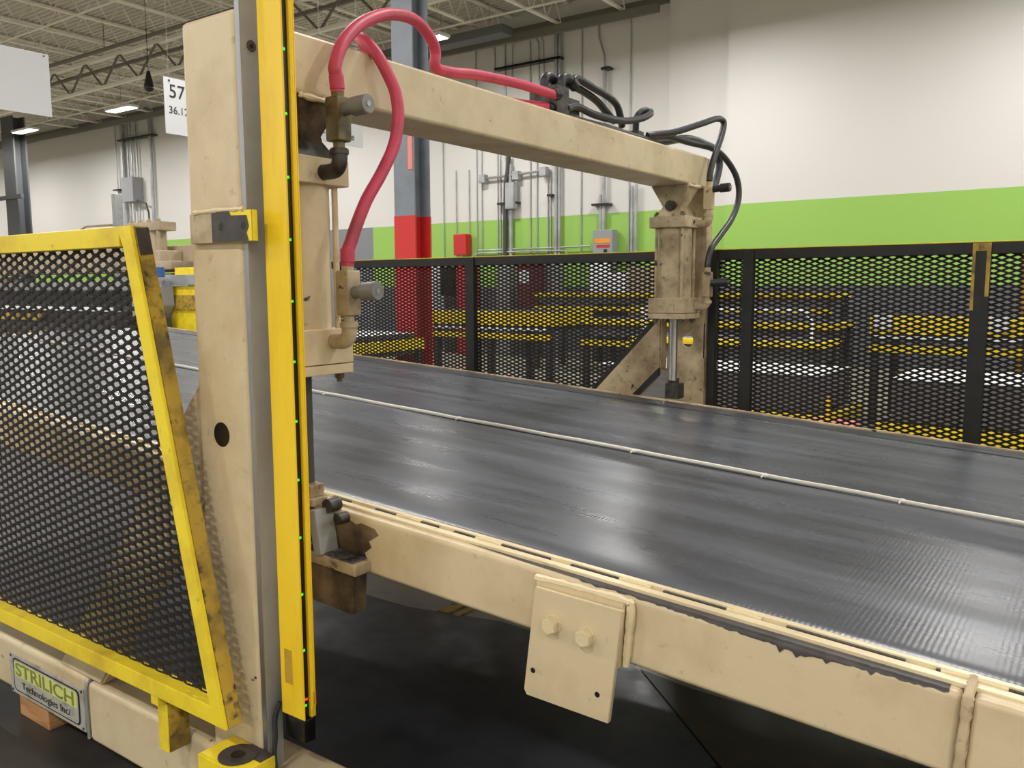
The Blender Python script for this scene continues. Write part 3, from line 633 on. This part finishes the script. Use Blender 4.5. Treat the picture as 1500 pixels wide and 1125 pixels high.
# steel bar on the post's side
sb = obj('steel_bar', MB().box(-1.7315, -1.713, 1.312, 1.362, .15, 2.45, .0015), 'greysteel', G)
obj('bright_edge', MB().box(-1.731, -1.714, 1.3105, 1.312, .15, 2.45), 'steel', sb)
obj('socket_screw', MB().cyl((-1.7135, 1.341, 2.10), (-1.7115, 1.341, 2.10), .0135, n=20), 'primer', sb)
obj('socket_recess', MB().cyl((-1.7116, 1.341, 2.10), (-1.7108, 1.341, 2.10), .005, n=6), 'black_gloss', sb)

# ================================================================= LIGHT CURTAIN
LC = thing('light_curtain', (-1.645, 1.36, .5), 'tall yellow light curtain bar with a black slot and green lights', 'light curtain')
hu = obj('housing', MB().prism([(-1.686, 1.338, .444), (-1.600, 1.338, .444), (-1.600, 1.3425, .444), (-1.614, 1.3425, .444), (-1.614, 1.3618, .444), (-1.600, 1.3618, .444), (-1.600, 1.377, .444), (-1.686, 1.377, .444)], (0, 0, 1), 2.108, .0015), 'yellow_clean', LC)
obj('window', MB().box(-1.6138, -1.6095, 1.3427, 1.3616, .443, 2.55), 'black_gloss', LC)
obj('ridge', MB().box(-1.601, -1.5985, 1.366, 1.3685, .47, 2.55).box(-1.601, -1.5985, 1.3725, 1.375, .47, 2.55), 'yellow_clean', hu)
for z in [.479+.1455*k for k in range(14)]:
    obj('indicator_light', MB().box(-1.6093, -1.6075, 1.3448, 1.3535, z-.0028, z+.0028), 'led', LC)
obj('red_indicator', MB().box(-1.6093, -1.6075, 1.349, 1.357, .492, .497), 'led_red', LC)
obj('end_cap', MB().box(-1.684, -1.604, 1.342, 1.380, .375, .4435, .008), 'black_gloss', LC)
obj('mounting_shoe', MB().box(-1.712, -1.64, 1.380, 1.41, .38, .44, .004), 'black', LC)
obj('orange_mark', MB().box(-1.5999, -1.5983, 1.370, 1.3765, .475, .51), 'orange', LC)
obj('worn_sticker', MB().box(-1.668, -1.640, 1.3372, 1.338, .53, .62), 'yellow_dirty', LC)
obj('cable', MB().tube([(-1.69, 1.336, .47), (-1.698, 1.325, .43), (-1.692, 1.318, .38), (-1.688, 1.31, .33), (-1.66, 1.30, .26), (-1.60, 1.28, .12)], .0065, n=8, sub=5), 'black_hose', LC)

# ================================================================= YELLOW GATE
GA = thing('mesh_gate', (-2.6, 1.23, .43), 'yellow-framed guard with black expanded mesh and a slanted right edge', 'guard')
gy0, gy1 = 1.207, 1.258
zt, zb_ = 1.688, .432
def gx(z): return -2.046+(zt-z)*(.304/(zt-zb_))   # outer slanted edge
obj('top_bar', MB().box(-3.5, -2.10, gy0, gy1, zt-.052, zt, .003), 'yellow', GA)
obj('bottom_bar', MB().box(-3.5, gx(.45)-.03, gy0+.0006, gy1, zb_+.0006, zb_+.048, .003), 'yellow', GA)
w_ = .052
obj('slanted_bar', MB().prism([(gx(zt), gy0, zt), (gx(zb_), gy0, zb_), (gx(zb_)-w_-.02, gy0, zb_+.001), (gx(zb_+.048)-w_, gy0, zb_+.048), (gx(zt-.052)-w_, gy0, zt-.052), (-2.11, gy0, zt)], (0, 1, 0), .0095, .002), 'yellow', GA)
sd = obj('slanted_side', MB().prism([(gx(zt)-.001, gy0+.0096, zt-.0005), (gx(zb_)-.001, gy0+.0096, zb_), (gx(zb_)-w_, gy0+.0096, zb_), (gx(zt)-w_, gy0+.0096, zt-.0005)], (0, 1, 0), .043, .002), 'yellow_dirty', GA); sd['label'] = 'grimy side of the slanted bar with bare black head'
obj('worn_head', MB().prism([(gx(zt)-.0005, gy0+.014, zt-.004), (gx(zt-.075), gy0+.014, zt-.075), (gx(zt-.06)+.0012, gy0+.05, zt-.07), (gx(zt)+.0012, gy0+.05, zt-.004)], (1, 0, 0), .0012), 'primer', GA)
obj('left_bar', MB().box(-3.5, -3.45, gy0, gy1, zb_+.048, zt-.052, .003), 'yellow', GA)
expanded('mesh_panel', -3.47, -1.7, zb_+.03, zt-.04, gy1-.012, GA, 'mesh', clip=lambda z: (-3.47, gx(z)-w_+.006), L=.0676, S=.026, wd=.0112, dp=.003, bond=.014)
obj('gate_pin', MB().box(-2.08, -2.045, 1.212, 1.24, .404, .434, .002), 'yellow', GA)

# ================================================================= TILTING BELT TABLE (local frame, slopes down toward +X)
SL = math.atan(.06)
T = thing('belt_table', (0, 0, .833), 'long sloping lift table with black rubber belts and tan side rails', 'table')
T.rotation_euler = (0, SL, 0)
XL, XR = -6.4, 1.5
def tl(name, mb, m_, par=T, **k): return obj(name, mb, m_, par, local=True, **k)
tl('near_rail', MB().box(XL, -.172, 1.590, 1.70, -.178, -.020, .014, seg=3), 'tan')
tl('near_rail', MB().box(-.158, XR, 1.583, 1.70, -.190, -.017, .012, seg=3), 'tan')
tl('weld_seam', MB().tube([(-.165, 1.584, -.185), (-.165, 1.582, -.1), (-.165, 1.584, -.03), (-.165, 1.60, -.015), (-.165, 1.65, -.013)], .009, n=8, sub=8, wob=.15), 'tan_dirty')
tl('edge_strip', MB().box(XL, XR, 1.648, 1.668, -.022, -.006, .002), 'tan_light')
tl('edge_strip', MB().box(XL, XR, 1.618, 1.640, -.022, -.012, .002), 'tan_light')
gm = MB(); rn = random.Random(5); prev = None; x = -1.3; lo_ = .4; hi_ = .2
# flaked paint along the rail's top corner: thin bare patch following the rounded edge
def corner(t):  # t 0 = top face, 1 = down the front face
    P_ = [(1.616, -.0188), (1.604, -.0188), (1.598, -.0200), (1.5930, -.0235), (1.5898, -.0285), (1.5884, -.035), (1.5884, -.047), (1.5884, -.062)]
    u = t*(len(P_)-1); k = min(int(u), len(P_)-2); f = u-k
    return (P_[k][0]*(1-f)+P_[k+1][0]*f, P_[k][1]*(1-f)+P_[k+1][1]*f)
while x < 1.4:
    if not (-.19 < x < -.14):
        bot = .40+.12*min(1, max(0, (x+.8)/.3))+.07*math.sin(x*9)+rn.uniform(0, .10)+(.12 if rn.random() < .07 else 0)+(.12*math.exp(-((x+.45)/.05)**2))
        if x < -.95: bot = .0+(x+1.3)*.8
        row = [gm.bm.verts.new((x, *corner(t))) for t in [bot*k/14 for k in range(15)]]
        if prev: 
            for a_, b_, c_, d_ in zip(prev, row, row[1:], prev[1:]): gm.bm.faces.new((a_, b_, c_, d_))
        prev = row
    else: prev = None
    x += .008
tl('flaked_edge', gm, 'primer')
x = -2.2
while x < 1.2:
    L_ = random.uniform(.05, .12); tl('stitch_weld', MB().tube([(x, 1.644, -.013), (x+L_/2, 1.644, -.011), (x+L_, 1.644, -.013)], .006, n=7, sub=6, wob=.2), 'weld'); x += random.uniform(.25, .42)
x = -2.3
while x < 1.3:
    L_ = random.uniform(.14, .30); tl('seam_gap', MB().box(x, x+L_, 1.6405, 1.6475, -.0195, -.0100), 'primer'); x += L_+random.uniform(.04, .10)
tl('far_rail', MB().box(XL, XR, 3.90, 3.972, -.178, -.002, .008), 'tan_dirty')
tl('deck_plate', MB().box(XL+.02, XR, 1.66, 3.95, -.05, -.016), 'darkmetal')
for x in np.arange(-5.8, 1.4, 1.2): tl('cross_member', MB().box(x, x+.1, 1.70, 3.90, -.17, -.05), 'darkmetal')
# belts as softly undulating slabs
def belt(x0, x1, y0, y1, edge_drop0, edge_drop1, seed):
    m_ = MB(); nx, ny = 140, 26; rnd = random.Random(seed); G_ = []
    ph = [rnd.uniform(0, 6) for _ in range(6)]
    for i in range(nx+1):
        x = x0+(x1-x0)*i/nx; row = []
        for j in range(ny+1):
            t = j/ny; t = .5-.5*math.cos(math.pi*t); y = y0+(y1-y0)*t
            z = .0012*math.sin(2.1*x+ph[0])*math.sin(3*y+ph[1])+.0008*math.sin(5.3*x+ph[2]+2*y)
            e0, e1 = (y-y0), (y1-y)
            z -= edge_drop0*math.exp(-e0/.012)+edge_drop1*math.exp(-e1/.012)
            row.append(m_.bm.verts.new((x, y, z)))
        G_.append(row)
    for i in range(nx):
        for j in range(ny): m_.bm.faces.new((G_[i][j], G_[i+1][j], G_[i+1][j+1], G_[i][j+1]))
    g = list(m_.bm.faces); r_ = bmesh.ops.extrude_face_region(m_.bm, geom=g)
    for v in [e for e in r_['geom'] if isinstance(e, bmesh.types.BMVert)]: v.co.z -= .010
    return m_
tl('near_belt', belt(XL, XR, 1.662, 2.766, .006, .004, 1), 'belt')
tl('far_belt', belt(XL, XR, 2.776, 3.84, .004, .001, 2), 'belt')
tl('border_strip', belt(XL, XR, 3.815, 3.955, .001, .003, 3), 'belt_edge').location = (0, 0, .0035)
tl('far_trim', MB().box(XL, XR, 3.956, 3.972, -.004, .008, .003), 'tan_dirty')
# lacing cord with knots
pts = []; x = XL+.05; k = 0
while x < XR:
    pts.append((x, 2.771+.004*math.sin(3.1*x)+random.uniform(-.002, .002), .006+.002*abs(math.sin(7*x)))); x += .12
tl('lacing_cord', MB().tube(pts, .0068, n=8, sub=4), 'cord')
for x in (-3.07, -2.25, -1.42, -.93, -.50, -.08): tl('cord_knot', MB().ball((x, 2.765, .008), .011, (1.1, 1, .7), 10).tube([(x, 2.765, .008), (x-.006, 2.752, .006), (x-.004, 2.742, .004)], .003, n=6, sub=2), 'cord')
# bolted mounting plate
def zt_(x, z): return z-.833+.06*x
pl = tl('mounting_plate', MB().prism([(-1.044, 1.552, zt_(-1.044, .847)), (-.818, 1.552, zt_(-.818, .839)), (-.835, 1.552, zt_(-.835, .575)), (-1.052, 1.552, zt_(-1.052, .580)), (-1.060, 1.552, zt_(-1.06, .592))], (0, 1, 0), .014, .0015), 'tan')
tl('backing_pad', MB().prism([(-1.05, 1.566, zt_(-1.05, .858)), (-.822, 1.566, zt_(-.822, .852)), (-.826, 1.566, zt_(-.826, .70)), (-1.05, 1.566, zt_(-1.05, .70))], (0, 1, 0), .024, .002), 'tan', pl)
wp = [(-1.058, 1.58, zt_(-1.058, .857)), (-1.0, 1.578, zt_(-1.0, .859)), (-.9, 1.578, zt_(-.9, .856)), (-.824, 1.578, zt_(-.824, .852)), (-.812, 1.578, zt_(-.812, .84)), (-.814, 1.58, zt_(-.814, .76)), (-.816, 1.582, zt_(-.816, .705))]
tl('weld_bead', MB().tube(wp, .0095, n=8, sub=7, wob=.22), 'weld', pl)
for (x, z) in ((-.990, .771), (-.901, .763)):
    zz = zt_(x, z); hb = MB().cyl((x, 1.549, zz), (x, 1.552, zz), .0225, n=24).cyl((x, 1.530, zz), (x, 1.549, zz), .0205, n=6, bev=.002)
    tl('hex_bolt', hb, 'weld', pl)
for (x, z) in ((-1.037, .645), (-.866, .635)):
    zz = zt_(x, z); tl('drilled_hole', MB().cyl((x, 1.5515, zz), (x, 1.5525, zz), .0065, n=16), 'black_gloss', pl)
# pivot bracket at the near end of the rod
pb = tl('pivot_bracket', MB().box(-2.05, -1.612, 1.535, 1.589, zt_(-1.7, .655), zt_(-1.7, .765), .006), 'tan_oily')
tl('grease_shelf', MB().box(-2.0, -1.60, 1.530, 1.592, zt_(-1.70, .766), zt_(-1.70, .800), .006), 'tan_dirty', pb)
tl('grease', MB().box(-1.80, -1.615, 1.533, 1.588, zt_(-1.70, .8005), zt_(-1.70, .805), .002), 'grease', pb)
tl('lever_plate', MB().box(-1.765, -1.735, 1.520, 1.586, zt_(-1.76, .80), zt_(-1.76, .925), .004, rot=('Y', -.22)), 'greysteel', pb)
tl('oil_stain', MB().prism([(x_, 1.5896, z_) for x_, z_ in ((-1.86, -.165), (-1.63, -.165), (-1.615, -.14), (-1.625, -.12), (-1.600, -.10), (-1.61, -.085), (-1.575, -.06), (-1.59, -.045), (-1.64, -.04), (-1.66, -.048), (-1.70, -.036), (-1.86, -.036))], (0, -1, 0), .0006), 'tan_oily', pb)
tl('pin', MB().cyl((-1.70, 1.555, zt_(-1.7, .90)), (-1.70, 1.592, zt_(-1.7, .90)), .016, n=16, bev=.002).cyl((-1.745, 1.56, zt_(-1.745, .93)), (-1.745, 1.60, zt_(-1.745, .93)), .02, n=16), 'iron', pb)
tl('rod_lug', MB().box(-1.86, -1.775, 1.535, 1.592, zt_(-1.81, .93), zt_(-1.81, .95), .003).box(-1.85, -1.79, 1.54, 1.592, zt_(-1.81, .95), zt_(-1.81, .985), .004), 'tan_dirty', pb)

# ================================================================= HYDRAULIC CYLINDERS
def hyd(yc, zt0, zt1, zb0, zb1, rod_bot, lab, mtan, knuckle_y=0):
    xc = -1.832; h = .098
    r = thing('hydraulic_cylinder', (xc, yc, rod_bot), lab, 'cylinder')
    obj('barrel', MB().cyl((xc, yc, zb1), (xc, yc, zt0), .083, n=40), mtan, r)
    cp = obj('cap_block', MB().box(xc-h, xc+h, yc-h, yc+h, zt0, zt1, .004), mtan, r)
    hd = obj('head_block', MB().box(xc-h, xc+h, yc-h, yc+h, zb0+.028, zb1, .004), mtan, r)
    obj('gland_plate', MB().box(xc-h+.001, xc+h-.001, yc-h+.001, yc+h-.001, zb0, zb0+.0265, .003), mtan, hd)
    for sx in (-1, 1):
        for sy in (-1, 1):
            x, y_ = xc+sx*.069, yc+sy*.069
            tr = obj('tie_rod', MB().cyl((x, y_, zb1), (x, y_, zt0), .0085, n=10), mtan, r)
            obj('nut', MB().cyl((x, y_, zt1), (x, y_, zt1+.016), .014, n=6).cyl((x, y_, zt1+.016), (x, y_, zt1+.024), .008, n=8), 'tan_oily', tr)
            obj('nut', MB().cyl((x, y_, zb0-.016), (x, y_, zb0), .014, n=6).cyl((x, y_, zb0-.026), (x, y_, zb0-.016), .008, n=8), 'tan_oily', tr)
    obj('mounting_eye', frustum(xc, yc, zt1, 1.952, .075, .085, .034, .030), 'iron' if yc < 2 else 'tan_dirty', r)
    obj('piston_rod', MB().cyl((xc, yc, rod_bot), (xc, yc, zb0), .0215, n=24), 'chrome' if yc > 2 else 'darkmetal', r)
    return r, xc, h
HN, xc, h = hyd(1.570, 1.802, 1.872, 1.294, 1.418, .985, 'tan hydraulic cylinder hanging beside the yellow light curtain', 'tan')
HF, _, _ = hyd(3.99, 1.818, 1.872, 1.367, 1.470, 1.05, 'tan hydraulic cylinder hanging by the far post', 'tan_dirty')
obj('rod_end', MB().box(-1.870, -1.794, 3.975, 4.05, .955, 1.035, .006).cyl((-1.832, 4.0, 1.03), (-1.832, 4.0, 1.06), .028, n=6), 'iron', HF)
# flow valves
def valve(par, nm, x, y_, z0, z1, knz, xh, ze, body, klen=.085, w_=.0225, ke='knob', knob_m='knob'):
    b_ = MB().box(x-w_, x+w_, y_-w_, y_+w_, z0, z1, .006)
    b_.cyl((x, y_, z1-.002), (x, y_, z1+.022), .0165, n=8)
    b_.cyl((x, y_, z0-.022), (x, y_, z0+.002), .0155, n=12)
    v = obj(nm, b_, body, par)
    kb = obj('knob', MB().cyl((x+w_-.002, y_, knz), (x+w_+klen*.45, y_, knz+.002), .017, n=16).cyl((x+w_+klen*.4, y_, knz+.002), (x+w_+klen, y_, knz+.004), .0245 if knob_m == 'knob' else .0215, n=28, bev=.002), knob_m, v)
    obj('knob_screw', MB().cyl((x+w_+klen, y_, knz+.004), (x+w_+klen+.002, y_, knz+.004), .007, n=16), 'steel', v)
    e = obj('elbow', MB().tube([(xh-.004, y_, ze), (xh+.03, y_, ze), (x-.012, y_, ze+.004), (x, y_, ze+.022), (x, y_, z0-.018)], .0205, n=16, sub=5).cyl((x, y_, z0-.034), (x, y_, z0-.016), .025, n=16, bev=.003), 'iron' if body == 'brass' else 'tan_dirty', v)
    return v
valve(HN, 'upper_flow_valve', -1.672, 1.575, 1.905, 2.018, 1.985, xc+h, 1.833, 'brass', w_=.0245)
valve(HN, 'lower_flow_valve', -1.672, 1.594, 1.455, 1.575, 1.517, xc+h, 1.385, 'tan_dirty', w_=.0245)
valve(HF, 'upper_flow_valve', -1.68, 4.045, 1.905, 2.02, 2.005, xc+h, 1.838, 'tan_dirty', knob_m='black_hose')
valve(HF, 'lower_flow_valve', -1.68, 4.045, 1.475, 1.60, 1.545, xc+h, 1.427, 'tan_dirty', knob_m='black_hose')

# ================================================================= HOSES AND MANIFOLD ON THE BEAM
H1 = [(-1.672,1.575,2.03), (-1.672,1.571,2.07), (-1.672,1.569,2.097), (-1.685,1.612,2.165), (-1.705,1.701,2.237), (-1.730,1.834,2.298), (-1.760,1.977,2.321), (-1.780,2.074,2.291), (-1.790,2.104,2.258), (-1.790,2.100,2.227), (-1.795,2.119,2.215), (-1.800,2.162,2.217), (-1.800,2.224,2.223), (-1.800,2.333,2.238), (-1.800,2.574,2.254), (-1.800,2.810,2.257)]
tag(obj('red_hose', MB().tube(H1, .0172, n=16, sub=8), 'red_hose'), 'red rubber hose looping from the upper valve over the beam', 'hose')
H2 = [(-1.672,1.594,1.585), (-1.672,1.597,1.625), (-1.670,1.609,1.655), (-1.668,1.623,1.689), (-1.664,1.662,1.764), (-1.660,1.718,1.841), (-1.660,1.769,1.922), (-1.665,1.793,2.000), (-1.674,1.796,2.061), (-1.685,1.784,2.106), (-1.710,1.761,2.169), (-1.750,1.757,2.209), (-1.81, 1.80, 2.235), (-1.87, 1.93, 2.205), (-1.885, 2.1, 2.194), (-1.87, 2.35, 2.194), (-1.84, 2.6, 2.198), (-1.83, 2.80, 2.215)]
tag(obj('red_hose', MB().tube(H2, .0172, n=16, sub=8), 'red_hose'), 'red rubber hose curving down from the beam to the lower valve', 'hose')
for k, (p, q) in enumerate((((-1.672,1.575,2.034), (-1.672,1.571,2.075)), ((-1.672,1.594,1.592), (-1.672,1.596,1.635)))):
    tag(obj('hose_collar', MB().cyl(p, q, .0192, n=18, bev=.004), 'red_hose'), ['red crimped collar on the upper valve', 'red crimped collar on the lower valve'][k], 'collar')
MF = thing('manifold', (-1.84, 2.9, 2.176), 'dark steel hose manifold block bolted on top of the beam', 'manifold')
obj('front_block', MB().box(-1.93, -1.80, 2.83, 2.92, 2.177, 2.302, .004), 'iron', MF)
obj('rear_block', MB().box(-1.90, -1.83, 2.95, 3.05, 2.177, 2.28, .004), 'darkmetal', MF)
for (a, b, c) in ((2.855, -1.875, 0), (2.905, -1.83, 1)):
    e = obj('elbow_fitting', MB().tube([(b, a, 2.295), (b, a, 2.325), (b+.002, a+.015, 2.345), (b+.004, a+.045, 2.348), (b+.004, a+.075, 2.335)], .019, n=14, sub=5), 'black_hose', MF)
    obj('collar', MB().cyl((b+.004, a+.06, 2.342), (b+.006, a+.10, 2.325), .0225, n=16, bev=.003), 'iron', e)
for k, x in enumerate((-1.80, -1.83)): obj('inlet_collar', MB().cyl((x+.0, 2.80, 2.262 if k == 0 else 2.215), (x, 2.84, 2.262 if k == 0 else 2.215), .021, n=16), 'iron', MF)
BR = .0155
def bh(pts, lab, r=BR, grp=None): tag(obj('black_hose', MB().tube(pts, r, n=14, sub=7), 'black_hose'), lab, 'hose', grp)
bh([(-1.826, 2.985, 2.338), (-1.830,3.025,2.363), (-1.830,3.162,2.350), (-1.830,3.297,2.335), (-1.830,3.364,2.312), (-1.830,3.397,2.268), (-1.840,3.429,2.236)], 'upper black hose arching down from the right manifold elbow')
bh([(-1.871, 2.935, 2.34), (-1.860,3.037,2.340), (-1.860,3.146,2.332), (-1.860,3.244,2.313), (-1.860,3.321,2.283), (-1.860,3.396,2.254)], 'second black hose arching down from the left manifold elbow')
bh([(-1.81, 2.915, 2.225), (-1.815,3.001,2.247), (-1.810,3.118,2.236), (-1.800,3.244,2.235), (-1.800,3.398,2.250), (-1.800,3.548,2.285), (-1.810,3.649,2.323), (-1.830,3.654,2.339), (-1.850,3.625,2.327), (-1.860,3.604,2.294), (-1.87, 3.62, 2.2)], 'black hose ending in an open loop above the beam')
bh([(-1.82, 2.92, 2.197), (-1.81, 3.05, 2.194), (-1.80, 3.25, 2.194), (-1.80, 3.45, 2.194), (-1.80, 3.62, 2.196)], 'low black hose lying along the beam right of the manifold')
bh([(-1.80, 3.60, 2.215), (-1.780,3.641,2.224), (-1.740,3.775,2.251), (-1.700,3.983,2.315), (-1.690,4.145,2.361), (-1.685,4.223,2.356), (-1.680,4.188,2.286), (-1.680,4.105,2.175), (-1.680,4.057,2.097), (-1.68, 4.045, 2.045)], 'black hose rising to a sharp bend above the far valve')
bh([(-1.82, 3.58, 2.198), (-1.800,3.791,2.237), (-1.760,3.978,2.230), (-1.720,4.183,2.222), (-1.690,4.285,2.177), (-1.660,4.356,2.092), (-1.650,4.367,1.988), (-1.655,4.291,1.877), (-1.665,4.164,1.785), (-1.675,4.076,1.717), (-1.680,4.048,1.648), (-1.68, 4.045, 1.62)], 'black hose bowing out right and down to the far lower valve')
bh([(-1.85, 3.55, 2.198), (-1.84, 3.75, 2.205), (-1.830,4.093,2.272), (-1.820,4.332,2.272), (-1.800,4.425,2.246), (-1.800,4.467,2.186), (-1.800,4.434,2.104), (-1.800,4.399,2.053)], 'thick black hose dropping behind the end of the beam', r=.019)
tag(obj('hose_clamp', MB().box(-1.86, -1.79, 3.49, 3.55, 2.177, 2.225, .006), 'iron'), 'dark clamp holding the black hoses on the beam', 'clamp')

# ================================================================= FLOOR ITEMS
tag(obj('plastic_sheet', MB().prism([(-3.25, 1.75, .002), (-1.55, 1.75, .002), (-.95, 2.45, .002), (-1.50, 2.95, .002), (-2.2, 3.0, .002), (-3.4, 2.72, .002)], (0, 0, 1), .006), 'poly'), 'glossy black plastic sheet on the floor under the belt table', 'sheet')
tag(obj('brown_sheet', MB().prism([(-1.52, 1.7, .002), (1.2, 1.7, .002), (1.0, 2.85, .002), (-.5, 2.77, .002), (-1.46, 2.93, .002), (-.93, 2.45, .002)], (0, 0, 1), .004), 'brown_sheet'), 'dark brown sheet on the floor right of the black plastic', 'sheet')
tag(obj('floor_channel', MB().box(-2.53, -2.46, 2.93, 4.4, .001, .012, .002).box(-2.44, -2.40, 2.93, 4.4, .001, .010, .002), 'yellow_dirty'), 'worn yellow floor channel past the black plastic sheet', 'channel')
tag(obj('wood_block', MB().box(-3.14, -2.93, 1.33, 1.62, .001, .099, .004), 'wood'), 'short wooden block under the tan base beam', 'block')
tag(obj('shade_patch', MB().prism([(-9.5, .3, .0005), (-.2, .3, .0005), (-.2, 2.9, .0005), (-3.3, 2.9, .0005), (-3.3, 4.6, .0005), (-9.5, 4.6, .0005)], (0, 0, 1), .001), 'floor_dark'), 'dark floor patch with the shade beneath the machine painted in', 'floor patch')  # flat dark patch paints the shade under the table onto the floor
